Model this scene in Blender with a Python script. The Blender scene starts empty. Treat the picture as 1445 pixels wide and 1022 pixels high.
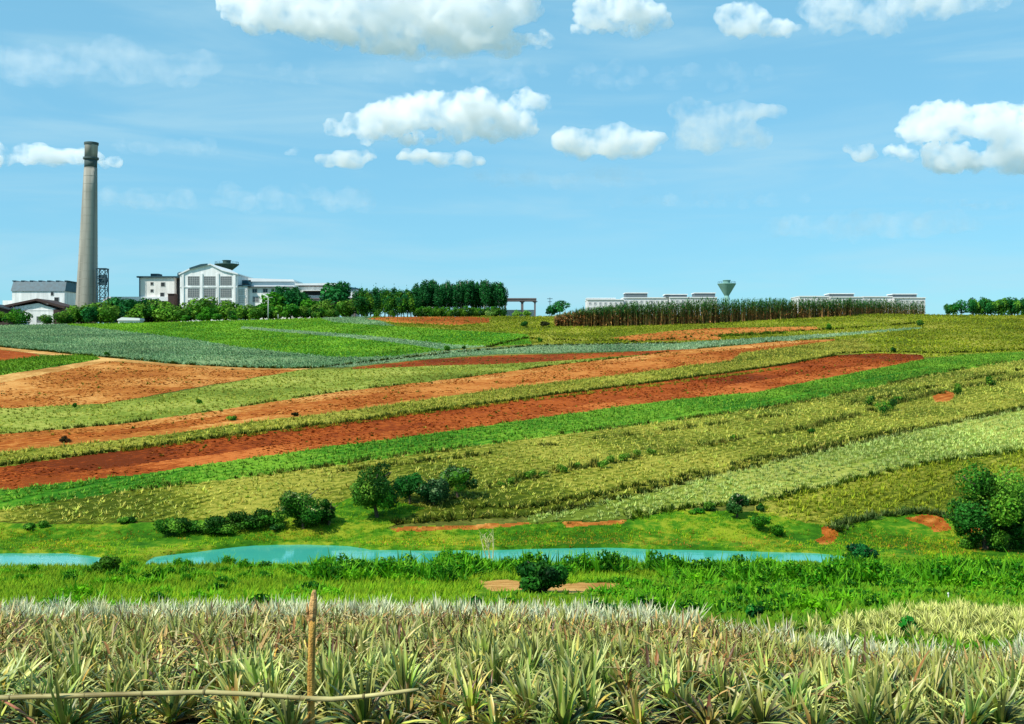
import bpy, bmesh, math, random
import numpy as np
from mathutils import Vector

random.seed(7)
RNG = np.random.default_rng(11)
SC = bpy.context.scene
COL = SC.collection

# ------------------------------------------------------------------ camera, sky, sun, exposure
F = 1500.0          # focal length in photograph pixels
CX, HY = 722.5, 500.0
cam_d = bpy.data.cameras.new('camera')
cam = bpy.data.objects.new('camera', cam_d); COL.objects.link(cam)
cam_d.sensor_width = 36.0; cam_d.lens = 36.0 * F / 1445.0
cam_d.shift_y = -(511.0 - HY) / 1445.0
cam_d.clip_start = 0.1; cam_d.clip_end = 20000
cam.location = (0, 0, 0); cam.rotation_euler = (math.radians(90), 0, 0)
SC.camera = cam

SUN_EL, SUN_ROT = math.radians(48), math.radians(-126)
world = bpy.data.worlds.new('World'); SC.world = world
world.use_nodes = True
wn, wl = world.node_tree.nodes, world.node_tree.links
wn.clear()
w_out = wn.new('ShaderNodeOutputWorld'); w_bg = wn.new('ShaderNodeBackground')
w_sky = wn.new('ShaderNodeTexSky'); w_sky.sky_type = 'NISHITA'; w_sky.sun_disc = False
w_sky.sun_elevation = SUN_EL; w_sky.sun_rotation = SUN_ROT
w_sky.air_density = 1.0; w_sky.dust_density = 0.25; w_sky.ozone_density = 2.0
w_mul = wn.new('ShaderNodeMix'); w_mul.data_type = 'RGBA'; w_mul.blend_type = 'MULTIPLY'
w_mul.inputs[0].default_value = 1.0; w_mul.inputs[7].default_value = (0.62, 1.02, 1.18, 1)
w_mix = wn.new('ShaderNodeMix'); w_mix.data_type = 'RGBA'; w_mix.inputs[0].default_value = 0.62
w_mix.inputs[7].default_value = (1.9, 4.65, 6.15, 1)      # even bright cyan haze of the summer sky
wl.new(w_sky.outputs[0], w_mul.inputs[6]); wl.new(w_mul.outputs[2], w_mix.inputs[6]); 
w_tc = wn.new('ShaderNodeTexCoord'); w_mp = wn.new('ShaderNodeMapping'); w_mp.inputs['Scale'].default_value = (2.2, 2.2, 17.0); w_mp.inputs['Rotation'].default_value = (0, math.radians(3), 0)
w_nz = wn.new('ShaderNodeTexNoise'); w_nz.inputs['Scale'].default_value = 1.6; w_nz.inputs['Detail'].default_value = 7; w_nz.inputs['Roughness'].default_value = .55; w_nz.inputs['Distortion'].default_value = .6
w_cr = wn.new('ShaderNodeMapRange'); w_cr.interpolation_type = 'SMOOTHSTEP'; w_cr.inputs['From Min'].default_value = .40; w_cr.inputs['From Max'].default_value = .72; w_cr.inputs['To Max'].default_value = .42
w_hz = wn.new('ShaderNodeMix'); w_hz.data_type = 'RGBA'; w_hz.inputs[7].default_value = (3.6, 5.6, 6.5, 1)     # thin high streaks of cirrus
wl.new(w_tc.outputs['Generated'], w_mp.inputs[0]); wl.new(w_mp.outputs[0], w_nz.inputs[0]); wl.new(w_nz.outputs[0], w_cr.inputs['Value'])
wl.new(w_cr.outputs[0], w_hz.inputs[0]); wl.new(w_mix.outputs[2], w_hz.inputs[6]); wl.new(w_hz.outputs[2], w_bg.inputs[0])
w_bg.inputs[1].default_value = 0.110
wl.new(w_bg.outputs[0], w_out.inputs[0])

sun_d = bpy.data.lights.new('sun', 'SUN'); sun = bpy.data.objects.new('sun', sun_d); COL.objects.link(sun)
sun_d.energy = 4.6; sun_d.angle = math.radians(0.5); sun_d.color = (1.0, 0.95, 0.86)
sdir = Vector((math.sin(SUN_ROT) * math.cos(SUN_EL), math.cos(SUN_ROT) * math.cos(SUN_EL), math.sin(SUN_EL)))
sun.rotation_euler = sdir.to_track_quat('Z', 'Y').to_euler()
SC.view_settings.view_transform = 'Standard'; SC.view_settings.look = 'None'
SC.view_settings.exposure = 0.32; SC.view_settings.gamma = 1.0
SC.cycles.max_bounces = 40; SC.cycles.diffuse_bounces = 3; SC.cycles.glossy_bounces = 3; SC.cycles.transmission_bounces = 4; SC.cycles.volume_bounces = 36
SC.cycles.transparent_max_bounces = 8

# ------------------------------------------------------------------ helpers
def s2l(c):
    c = np.asarray(c, float) / 255.0
    return np.where(c <= 0.04045, c / 12.92, ((c + 0.055) / 1.055) ** 2.4)

def tag(o, label=None, cat=None, group=None, kind=None):
    if label: o['label'] = label
    if cat: o['category'] = cat
    if group: o['group'] = group
    if kind: o['kind'] = kind
    return o

def thing(name, label, cat, loc=(0, 0, 0), rotz=0.0, group=None):
    o = bpy.data.objects.new(name, None); COL.objects.link(o)
    o.location = loc; o.rotation_euler = (0, 0, rotz); o.empty_display_size = 0.3
    return tag(o, label, cat, group)

def mesh_np(name, V, Fc, mat, parent=None, cols=None, smooth=False, me_only=False):
    V = np.asarray(V, np.float32); Fc = np.asarray(Fc, np.int32)
    me = bpy.data.meshes.new(name)
    me.vertices.add(len(V)); me.vertices.foreach_set('co', V.ravel())
    k = Fc.shape[1]; n = len(Fc)
    me.loops.add(n * k); me.loops.foreach_set('vertex_index', Fc.ravel())
    me.polygons.add(n); me.polygons.foreach_set('loop_start', np.arange(0, n * k, k, dtype=np.int32))
    if smooth: me.polygons.foreach_set('use_smooth', np.ones(n, bool))
    if cols is not None:
        a = me.color_attributes.new('Col', 'FLOAT_COLOR', 'POINT')
        c4 = np.ones((len(V), 4), np.float32); c4[:, :3] = cols
        a.data.foreach_set('color', c4.ravel())
    me.update(calc_edges=True); me.materials.append(mat)
    if me_only: return me
    o = bpy.data.objects.new(name, me); COL.objects.link(o)
    if parent: o.parent = parent
    return o

def obj_bm(name, bm, mat, parent=None, smooth=False):
    me = bpy.data.meshes.new(name)
    bmesh.ops.recalc_face_normals(bm, faces=bm.faces)
    bm.to_mesh(me); bm.free(); me.materials.append(mat)
    if smooth:
        for p in me.polygons: p.use_smooth = True
    o = bpy.data.objects.new(name, me); COL.objects.link(o)
    if parent: o.parent = parent
    return o

def add_box(bm, x0, x1, y0, y1, z0, z1):
    vs = [bm.verts.new(p) for p in ((x0,y0,z0),(x1,y0,z0),(x1,y1,z0),(x0,y1,z0),(x0,y0,z1),(x1,y0,z1),(x1,y1,z1),(x0,y1,z1))]
    for f in ((0,3,2,1),(4,5,6,7),(0,1,5,4),(1,2,6,5),(2,3,7,6),(3,0,4,7)):
        bm.faces.new([vs[i] for i in f])

def add_prism(bm, outline, y0, y1):      # outline in x,z ; extruded along y
    a = [bm.verts.new((x, y0, z)) for x, z in outline]; b = [bm.verts.new((x, y1, z)) for x, z in outline]
    n = len(a)
    bm.faces.new(a[::-1]); bm.faces.new(b)
    for i in range(n): bm.faces.new((a[i], a[(i+1) % n], b[(i+1) % n], b[i]))

def add_lathe(bm, prof, n=24, cx=0.0, cy=0.0, lean=(0, 0)):   # prof: list of (r, z)
    rings = []
    for r, z in prof:
        rings.append([bm.verts.new((cx + lean[0]*z + r*math.cos(2*math.pi*i/n), cy + lean[1]*z + r*math.sin(2*math.pi*i/n), z)) for i in range(n)])
    for a, b in zip(rings, rings[1:]):
        for i in range(n): bm.faces.new((a[i], a[(i+1) % n], b[(i+1) % n], b[i]))
    bm.faces.new(rings[0][::-1]); bm.faces.new(rings[-1])

def add_tube(bm, pts, rad, n=7):
    pts = [Vector(p) for p in pts]; rings = []
    for i, p in enumerate(pts):
        t = (pts[min(i+1, len(pts)-1)] - pts[max(i-1, 0)]).normalized()
        u = t.cross(Vector((0.31, 0.87, 0.37))).normalized(); v = t.cross(u)
        r = rad[i] if hasattr(rad, '__len__') else rad
        rings.append([bm.verts.new(p + (u*math.cos(2*math.pi*k/n) + v*math.sin(2*math.pi*k/n))*r) for k in range(n)])
    for a, b in zip(rings, rings[1:]):
        for k in range(n): bm.faces.new((a[k], a[(k+1) % n], b[(k+1) % n], b[k]))
    bm.faces.new(rings[0][::-1]); bm.faces.new(rings[-1])

def dup(root, loc, rotz=0.0, scale=None, label=None, group=None):
    r = root.copy(); COL.objects.link(r); r.location = loc; r.rotation_euler = (0, 0, rotz)
    if scale is not None: r.scale = scale if hasattr(scale, '__len__') else (scale,)*3
    if label: r['label'] = label
    if group: r['group'] = group
    for ch in list(root.children):
        c = ch.copy(); COL.objects.link(c); c.parent = r
        for g in list(ch.children):
            d = g.copy(); COL.objects.link(d); d.parent = c
    return r

# value noise
_perm = RNG.random((256, 256))
def vnoise(x, y):
    x = np.asarray(x, float); y = np.asarray(y, float)
    xi = np.floor(x).astype(int); yi = np.floor(y).astype(int)
    fx = x - xi; fy = y - yi; fx = fx*fx*(3-2*fx); fy = fy*fy*(3-2*fy)
    a = _perm[xi % 256, yi % 256]; b = _perm[(xi+1) % 256, yi % 256]
    c = _perm[xi % 256, (yi+1) % 256]; d = _perm[(xi+1) % 256, (yi+1) % 256]
    return (a*(1-fx)+b*fx)*(1-fy)+(c*(1-fx)+d*fx)*fy
def fbm(x, y, o=4):
    s = 0; a = 0.5
    for i in range(o):
        s = s + a*vnoise(x*2**i+17*i, y*2**i+31*i); a *= 0.5
    return s

# ------------------------------------------------------------------ materials
def new_mat(name):
    m = bpy.data.materials.new(name); m.use_nodes = True
    m.node_tree.nodes.clear()
    return m, m.node_tree.nodes, m.node_tree.links

def mat_solid(name, rgb, rough=0.7, var=0.12, scale=1.5, spec=0.3, bump=0.0, bscale=8.0, metal=0.0, dirt=None, stretch=None):
    """colour with noise variation; rgb is linear"""
    m, n, l = new_mat(name)
    out = n.new('ShaderNodeOutputMaterial'); b = n.new('ShaderNodeBsdfPrincipled'); l.new(b.outputs[0], out.inputs[0])
    tc = n.new('ShaderNodeTexCoord'); nz = n.new('ShaderNodeTexNoise'); nz.inputs['Scale'].default_value = scale
    nz.inputs['Detail'].default_value = 6; l.new(tc.outputs['Object'], nz.inputs[0])
    if stretch:
        mp = n.new('ShaderNodeMapping'); mp.inputs['Scale'].default_value = stretch
        l.new(tc.outputs['Object'], mp.inputs[0]); l.new(mp.outputs[0], nz.inputs[0])
    cr = n.new('ShaderNodeValToRGB'); l.new(nz.outputs[0], cr.inputs[0])
    rgb = np.asarray(rgb, float)
    cr.color_ramp.elements[0].position = 0.3; cr.color_ramp.elements[1].position = 0.7
    lo = rgb*(1-var) if dirt is None else np.asarray(dirt, float)
    cr.color_ramp.elements[0].color = (*lo, 1)
    cr.color_ramp.elements[1].color = (*np.minimum(rgb*(1+var), 0.92), 1)
    l.new(cr.outputs[0], b.inputs['Base Color'])
    b.inputs['Roughness'].default_value = rough; b.inputs['Metallic'].default_value = metal
    b.inputs['Specular IOR Level'].default_value = spec
    if bump:
        nb = n.new('ShaderNodeTexNoise'); nb.inputs['Scale'].default_value = bscale; nb.inputs['Detail'].default_value = 5
        l.new(tc.outputs['Object'], nb.inputs[0])
        bp = n.new('ShaderNodeBump'); bp.inputs['Strength'].default_value = bump; bp.inputs['Distance'].default_value = 0.1
        l.new(nb.outputs[0], bp.inputs['Height']); l.new(bp.outputs[0], b.inputs['Normal'])
    return m

def mat_leaf(name, trans=0.25, rough=0.55, spec=0.25, rnd=0.0):
    m, n, l = new_mat(name)
    out = n.new('ShaderNodeOutputMaterial'); b = n.new('ShaderNodeBsdfPrincipled'); tr = n.new('ShaderNodeBsdfTranslucent')
    mx = n.new('ShaderNodeMixShader'); mx.inputs[0].default_value = trans
    at = n.new('ShaderNodeAttribute'); at.attribute_name = 'Col'
    src = at.outputs['Color']
    if rnd:
        oi = n.new('ShaderNodeObjectInfo'); hs = n.new('ShaderNodeHueSaturation')
        mr = n.new('ShaderNodeMapRange'); mr.inputs['To Min'].default_value = 1-rnd; mr.inputs['To Max'].default_value = 1+rnd
        l.new(oi.outputs['Random'], mr.inputs['Value']); l.new(mr.outputs[0], hs.inputs['Value'])
        mh = n.new('ShaderNodeMapRange'); mh.inputs['To Min'].default_value = 0.48; mh.inputs['To Max'].default_value = 0.52
        l.new(oi.outputs['Random'], mh.inputs['Value']); l.new(mh.outputs[0], hs.inputs['Hue'])
        l.new(src, hs.inputs['Color']); src = hs.outputs[0]
    l.new(src, b.inputs['Base Color']); l.new(src, tr.inputs['Color'])
    b.inputs['Roughness'].default_value = rough; b.inputs['Specular IOR Level'].default_value = spec
    l.new(b.outputs[0], mx.inputs[1]); l.new(tr.outputs[0], mx.inputs[2]); l.new(mx.outputs[0], out.inputs[0])
    return m

def mat_soil(name, ca, cb, furrow=None, patch=0.05, fine=1.2, bump=0.6, cc=None):
    """two-tone ploughed or grassy ground: big patches plus fine clods; furrow=(angle,spacing)"""
    m, n, l = new_mat(name)
    out = n.new('ShaderNodeOutputMaterial'); b = n.new('ShaderNodeBsdfPrincipled'); l.new(b.outputs[0], out.inputs[0])
    b.inputs['Roughness'].default_value = 0.95; b.inputs['Specular IOR Level'].default_value = 0.05
    tc = n.new('ShaderNodeTexCoord')
    n1 = n.new('ShaderNodeTexNoise'); n1.inputs['Scale'].default_value = patch; n1.inputs['Detail'].default_value = 5
    n2 = n.new('ShaderNodeTexNoise'); n2.inputs['Scale'].default_value = fine; n2.inputs['Detail'].default_value = 7; n2.inputs['Roughness'].default_value = 0.7
    for q in (n1, n2): l.new(tc.outputs['Object'], q.inputs[0])
    ad = n.new('ShaderNodeMath'); ad.operation = 'ADD'; l.new(n1.outputs[0], ad.inputs[0]); l.new(n2.outputs[0], ad.inputs[1])
    cr = n.new('ShaderNodeValToRGB'); cr.color_ramp.elements[0].position = 0.82; cr.color_ramp.elements[1].position = 1.18
    hf = n.new('ShaderNodeMath'); hf.operation = 'ADD'; hf.inputs[1].default_value = 0
    l.new(ad.outputs[0], hf.inputs[0])
    mrn = n.new('ShaderNodeMapRange'); mrn.inputs['From Min'].default_value = 0.75; mrn.inputs['From Max'].default_value = 1.25
    height = hf.outputs[0]
    if furrow:
        mp = n.new('ShaderNodeMapping'); mp.inputs['Rotation'].default_value = (0, 0, -furrow[0])
        l.new(tc.outputs['Object'], mp.inputs[0])
        wv = n.new('ShaderNodeTexWave'); wv.wave_type = 'BANDS'; wv.bands_direction = 'Y'
        wv.inputs['Scale'].default_value = 0.314/furrow[1]; wv.inputs['Distortion'].default_value = 1.2
        wv.inputs['Detail'].default_value = 3; wv.inputs['Detail Scale'].default_value = 2.0
        l.new(mp.outputs[0], wv.inputs[0])
        m2 = n.new('ShaderNodeMath'); m2.operation = 'MULTIPLY_ADD'; m2.inputs[1].default_value = 0.09
        l.new(wv.outputs['Fac'], m2.inputs[0]); l.new(ad.outputs[0], m2.inputs[2]); height = m2.outputs[0]
        sb = n.new('ShaderNodeMath'); sb.operation = 'SUBTRACT'; sb.inputs[1].default_value = 0.045
        l.new(height, sb.inputs[0]); l.new(sb.outputs[0], mrn.inputs['Value'])
    else:
        l.new(height, mrn.inputs['Value'])
    cr.color_ramp.elements[0].position = 0.2; cr.color_ramp.elements[1].position = 0.8
    l.new(mrn.outputs[0], cr.inputs[0])
    cr.color_ramp.elements[0].color = (*ca, 1); cr.color_ramp.elements[1].color = (*cb, 1)
    if cc is not None:
        e = cr.color_ramp.elements.new(0.5); e.color = (*cc, 1)
    l.new(cr.outputs[0], b.inputs['Base Color'])
    bp = n.new('ShaderNodeBump'); bp.inputs['Strength'].default_value = bump; bp.inputs['Distance'].default_value = 0.25
    l.new(height, bp.inputs['Height']); l.new(bp.outputs[0], b.inputs['Normal'])
    return m

M_LEAF = mat_leaf('leaf', .25, .6, .1)
M_CROP = mat_leaf('crop_leaf', 0.22, 0.7, 0.06)
M_PINE = mat_leaf('pineapple_leaf', 0.05, 0.40, 0.4, rnd=0.3)
M_BARK = mat_solid('bark', (0.09, 0.065, 0.045), 0.9, 0.35, 6, bump=0.5)
M_PALEBARK = mat_solid('pale_bark', (0.33, 0.30, 0.24), 0.9, 0.3, 5)

M_PINE_ROW = mat_leaf('pineapple_row_leaf', 0.05, 0.46, 0.28)

# ------------------------------------------------------------------ terrain
PD = np.array([-60, 2,  7,   9,    13,   18,   26,   31,   38,   46,   54,   62,    70,   75,    78,   86,   88.5, 96,   110,  132, 168, 205, 240, 283, 325, 358, 378, 400, 460, 700, 3200.])
PZ = np.array([-1.5,-2.4,-2.9,-3.15,-4.0, -5.05,-6.75,-7.75,-9.15,-10.6,-11.9,-13.1,-14.2,-14.8,-15.0,-15.0,-14.2,-12.8,-11.0,-8.8,-5.6,-2.7,0.0,3.8,7.6,10.7,12.5,12.9,12.7,12.4,8.0])
_dd = np.arange(-60, 3200, 0.5); _zz = np.interp(_dd, PD, PZ)
def _smooth(z, w):
    k = np.hanning(w); k /= k.sum(); return np.convolve(np.pad(z, w//2, mode='edge'), k, mode='valid')[:len(z)]
_zs = _smooth(_zz, 9); _zl = _smooth(_zz, 41)
_bl = np.clip((_dd - 110)/40, 0, 1); _zz = _zs*(1-_bl) + _zl*_bl
CRX = np.array([-400, 0, 200, 400, 520, 800, 1000, 1250, 1445, 1800]); CRY = np.array([462, 460, 456, 451, 447.5, 447, 446, 444, 446, 450.])
Z250 = np.interp(250, _dd, _zz); Z378 = np.interp(378, _dd, _zz)
WATER = -15.2
def unp_plane(px, py, z):
    d = z*F/(HY-py); return ((px-CX)/F*d, d)
pond_px = [(-420,781),(0,782),(90,782),(140,788),(152,798),(120,812),(-420,812)]
pond_px2 = [(205,796),(222,787),(300,777),(360,771),(430,769.5),(490,771.5),(520,777),(620,778.5),(760,776),(850,774),(960,777),(1080,780),(1150,781.5),(1196,786),(1206,792),(1170,800),(1000,803),(700,806),(400,808),(205,806)]
POND1 = np.array([unp_plane(x, y, WATER) for x, y in pond_px]); POND2 = np.array([unp_plane(x, y, WATER) for x, y in pond_px2])
def in_poly(x, y, poly):
    x = np.asarray(x, float); y = np.asarray(y, float); r = np.zeros(x.shape, bool); n = len(poly)
    for i in range(n):
        x0, y0 = poly[i]; x1, y1 = poly[(i+1) % n]
        if y0 == y1: continue
        c = ((y0 > y) != (y1 > y)) & (x < (x1-x0)*(y-y0)/(y1-y0)+x0); r ^= c
    return r
def seg_dist(x, y, poly):
    best = np.full(np.shape(x), 1e9); n = len(poly)
    for i in range(n):
        ax, ay = poly[i]; bx, by = poly[(i+1) % n]; dx, dy = bx-ax, by-ay
        t = np.clip(((x-ax)*dx+(y-ay)*dy)/(dx*dx+dy*dy+1e-9), 0, 1)
        best = np.minimum(best, np.hypot(x-ax-t*dx, y-ay-t*dy))
    return best
def terr(x, y):
    x = np.asarray(x, float); y = np.asarray(y, float)
    z = np.interp(y, _dd, _zz)
    px = CX + F*x/np.maximum(y, 5)
    zc = (HY-np.interp(px, CRX, CRY))/F*378
    k = (zc-Z250)/(Z378-Z250)
    z = np.where(y > 250, Z250+(z-Z250)*np.where(y > 378, 1+(k-1)*np.clip(1-(y-378)/600, 0, 1), k), z)
    q = np.clip((px-820)/430, 0, 1); z = z-0.52*q*q*(3-2*q)*np.exp(-((y-20)/7.5)**2)
    hill = np.clip((y-95)/60, 0, 1)
    z = z + hill*0.5*(np.sin(x/31+y/43)+0.6*np.sin(x/17-y/29+1.0))*np.clip((360-y)/60, 0, 1)
    z = z + 0.10*(fbm(x/5.0, y/5.0, 3)-0.45)*np.clip(y/20, 0, 1)
    near = (y > 68) & (y < 96)
    if np.any(near):
        xn, yn = x[near], y[near]
        for P in (POND1, POND2):
            sd = seg_dist(xn, yn, P); sd = np.where(in_poly(xn, yn, P), sd, -sd)
            sd = sd + 0.5*(fbm(xn/2.2, yn/2.2, 3)-0.45)
            t = np.clip((sd+0.8)/1.6, 0, 1); t = t*t*(3-2*t)
            zz = z[near]; lo = np.where(zz > -14.95, zz, np.minimum(zz, -14.95)); z[near] = lo*(1-t)+(-15.9)*t
    return z
_dg = np.concatenate([np.arange(8, 60, 0.1), np.arange(60, 460, 0.25)])
def at(px, py, dmin=60.0):
    """point of the hillside seen at a pixel of the photograph"""
    u = (px-CX)/F; w = (HY-py)/F; d = _dg[_dg >= dmin]
    z = terr(u*d, d); hit = np.where(z >= w*d)[0]
    i = hit[0] if len(hit) else len(d)-1
    return np.array((u*d[i], d[i], z[i]))
def gz(x, y): return float(terr(np.array([x], float), np.array([y], float))[0])
def px_of(x, y, z): return CX+F*x/y, HY-F*z/y

NC, = (900,)
US = np.linspace(-0.74, 0.74, NC)
DR = np.concatenate([np.arange(-40, 2, 3.0), np.arange(2, 9, 0.6), np.arange(9, 36, 0.3), np.arange(36, 72, 0.45), np.arange(72, 98, 0.2), np.arange(98, 180, 0.45), np.arange(180, 300, 0.7), np.arange(300, 385, 0.6), np.geomspace(386, 3100, 40)])
gu, gd = np.meshgrid(US, DR)
GX = gu*(np.maximum(gd, -5)+14.0); GY = gd
GZ = terr(GX.ravel(), GY.ravel()).reshape(GX.shape)
GV = np.stack([GX, GY, GZ], -1).reshape(-1, 3)
ii = np.arange(len(DR)-1)[:, None]*NC+np.arange(NC-1)[None, :]
GF = np.stack([ii, ii+1, ii+1+NC, ii+NC], -1).reshape(-1, 4)
fc = GV[GF].mean(1); fpx, fpy = CX+F*fc[:, 0]/np.maximum(fc[:, 1], 1), HY-F*fc[:, 2]/np.maximum(fc[:, 1], 1)

G = lambda *c: tuple(s2l(c))
SOIL_RED = [G(98, 42, 14), G(160, 80, 30), G(132, 58, 19)]
SOIL_OR = [G(126, 62, 20), G(184, 118, 56), G(156, 84, 30)]
SOIL_TAN = [G(150, 104, 50), G(206, 162, 98), G(184, 136, 74)]
A45 = math.radians(45)

m_ground = mat_soil('hill_turf', G(74, 80, 30), G(128, 122, 58), bump=0.5, cc=G(100, 104, 42))
m_red = mat_soil('red_soil', SOIL_RED[0], SOIL_RED[1], (A45, 0.9), 0.05, 1.0, 0.9, SOIL_RED[2])
m_orange = mat_soil('orange_soil', SOIL_OR[0], SOIL_OR[1], (A45, 1.3), 0.04, 0.8, 0.8, SOIL_OR[2])
m_red_light = mat_soil('light_red_soil', G(124, 58, 20), G(184, 104, 48), (A45, 0.9), 0.06, 1.2, 0.9, G(152, 74, 27))
m_orange_pale = mat_soil('pale_orange_soil', G(146, 82, 32), G(198, 142, 78), (A45, 1.1), 0.05, 1.0, 0.8, G(172, 108, 46))
m_tan = mat_soil('tan_soil', SOIL_TAN[0], SOIL_TAN[1], None, 0.08, 1.0, 0.6, SOIL_TAN[2])
m_turf_olive = mat_soil('olive_turf', G(62, 76, 14), G(156, 150, 60), (A45, 1.0), 0.06, 1.6, 1.0, G(106, 114, 30))
m_turf_green = mat_soil('green_turf', G(40, 92, 18), G(110, 150, 40), (A45, 1.2), 0.06, 0.9, 0.6, G(66, 120, 24))
m_turf_teal = mat_soil('teal_turf', G(62, 98, 60), G(124, 144, 98), (A45, 1.2), 0.06, 0.9, 0.6, G(88, 120, 78))
m_turf_pale = mat_soil('pale_turf', G(84, 100, 30), G(158, 160, 74), (A45, 1.0), 0.06, 1.4, 0.8, G(116, 132, 46))
m_bank = mat_soil('bank_turf', G(40, 84, 12), G(128, 140, 34), None, 0.12, 0.9, 0.5, G(64, 112, 18))
m_litter = mat_soil('shade_dark_litter', G(18, 14, 8), G(64, 48, 26), None, 0.5, 3.0, 0.8, G(34, 26, 14))  # litter colour darkened to stand for shade between the plants

ground = mesh_np('ground', GV, GF, m_ground, smooth=True)
tag(ground, 'olive hillside ground rolling down to the pond and the front field', 'ground', kind='structure')

# field polygons in photograph pixels, later ones lie over earlier ones; tuples: key, name, label, soil, crop, polygon
Htop = [(-420,655),(0,614),(176,598),(299,581),(480,553),(656,533),(780,516),(903,502),(960,495),(1101,482),(1178,479)]
Hbot = [(-420,680),(0,638),(88,629),(246,612),(352,596),(480,581),(621,561),(762,542),(903,526),(960,518),(1030,510),(1046,499),(1178,481)]
L1 = [(-420,705),(0,659),(151,639),(324,616),(480,597),(656,575),(762,560),(960,535),(1101,516),(1180,502)]
Jbot = [(-420,738),(0,692),(176,672),(480,629),(621,611),(762,590),(960,563),(1066,554),(1171,533),(1306,507)]
Kbot = [(-420,760),(0,720),(176,694),(352,674),(480,656),(656,632),(832,609),(960,593),(1136,567),(1312,530),(1445,508),(1850,470)]
M3 = [(556,741),(656,733),(744,729),(832,713),(960,684),(1101,650),(1242,618),(1445,577),(1850,500)]
Nbot = [(744,740),(797,736),(885,734),(960,717),(1066,711),(1171,686),(1312,655),(1445,637),(1850,570)]
path_up = [(-420,455),(0,490),(67,496.5),(150,505),(250,514.5),(350,519.5),(417,520.5),(440,520)]
R_ = lambda l: l[::-1]
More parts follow.
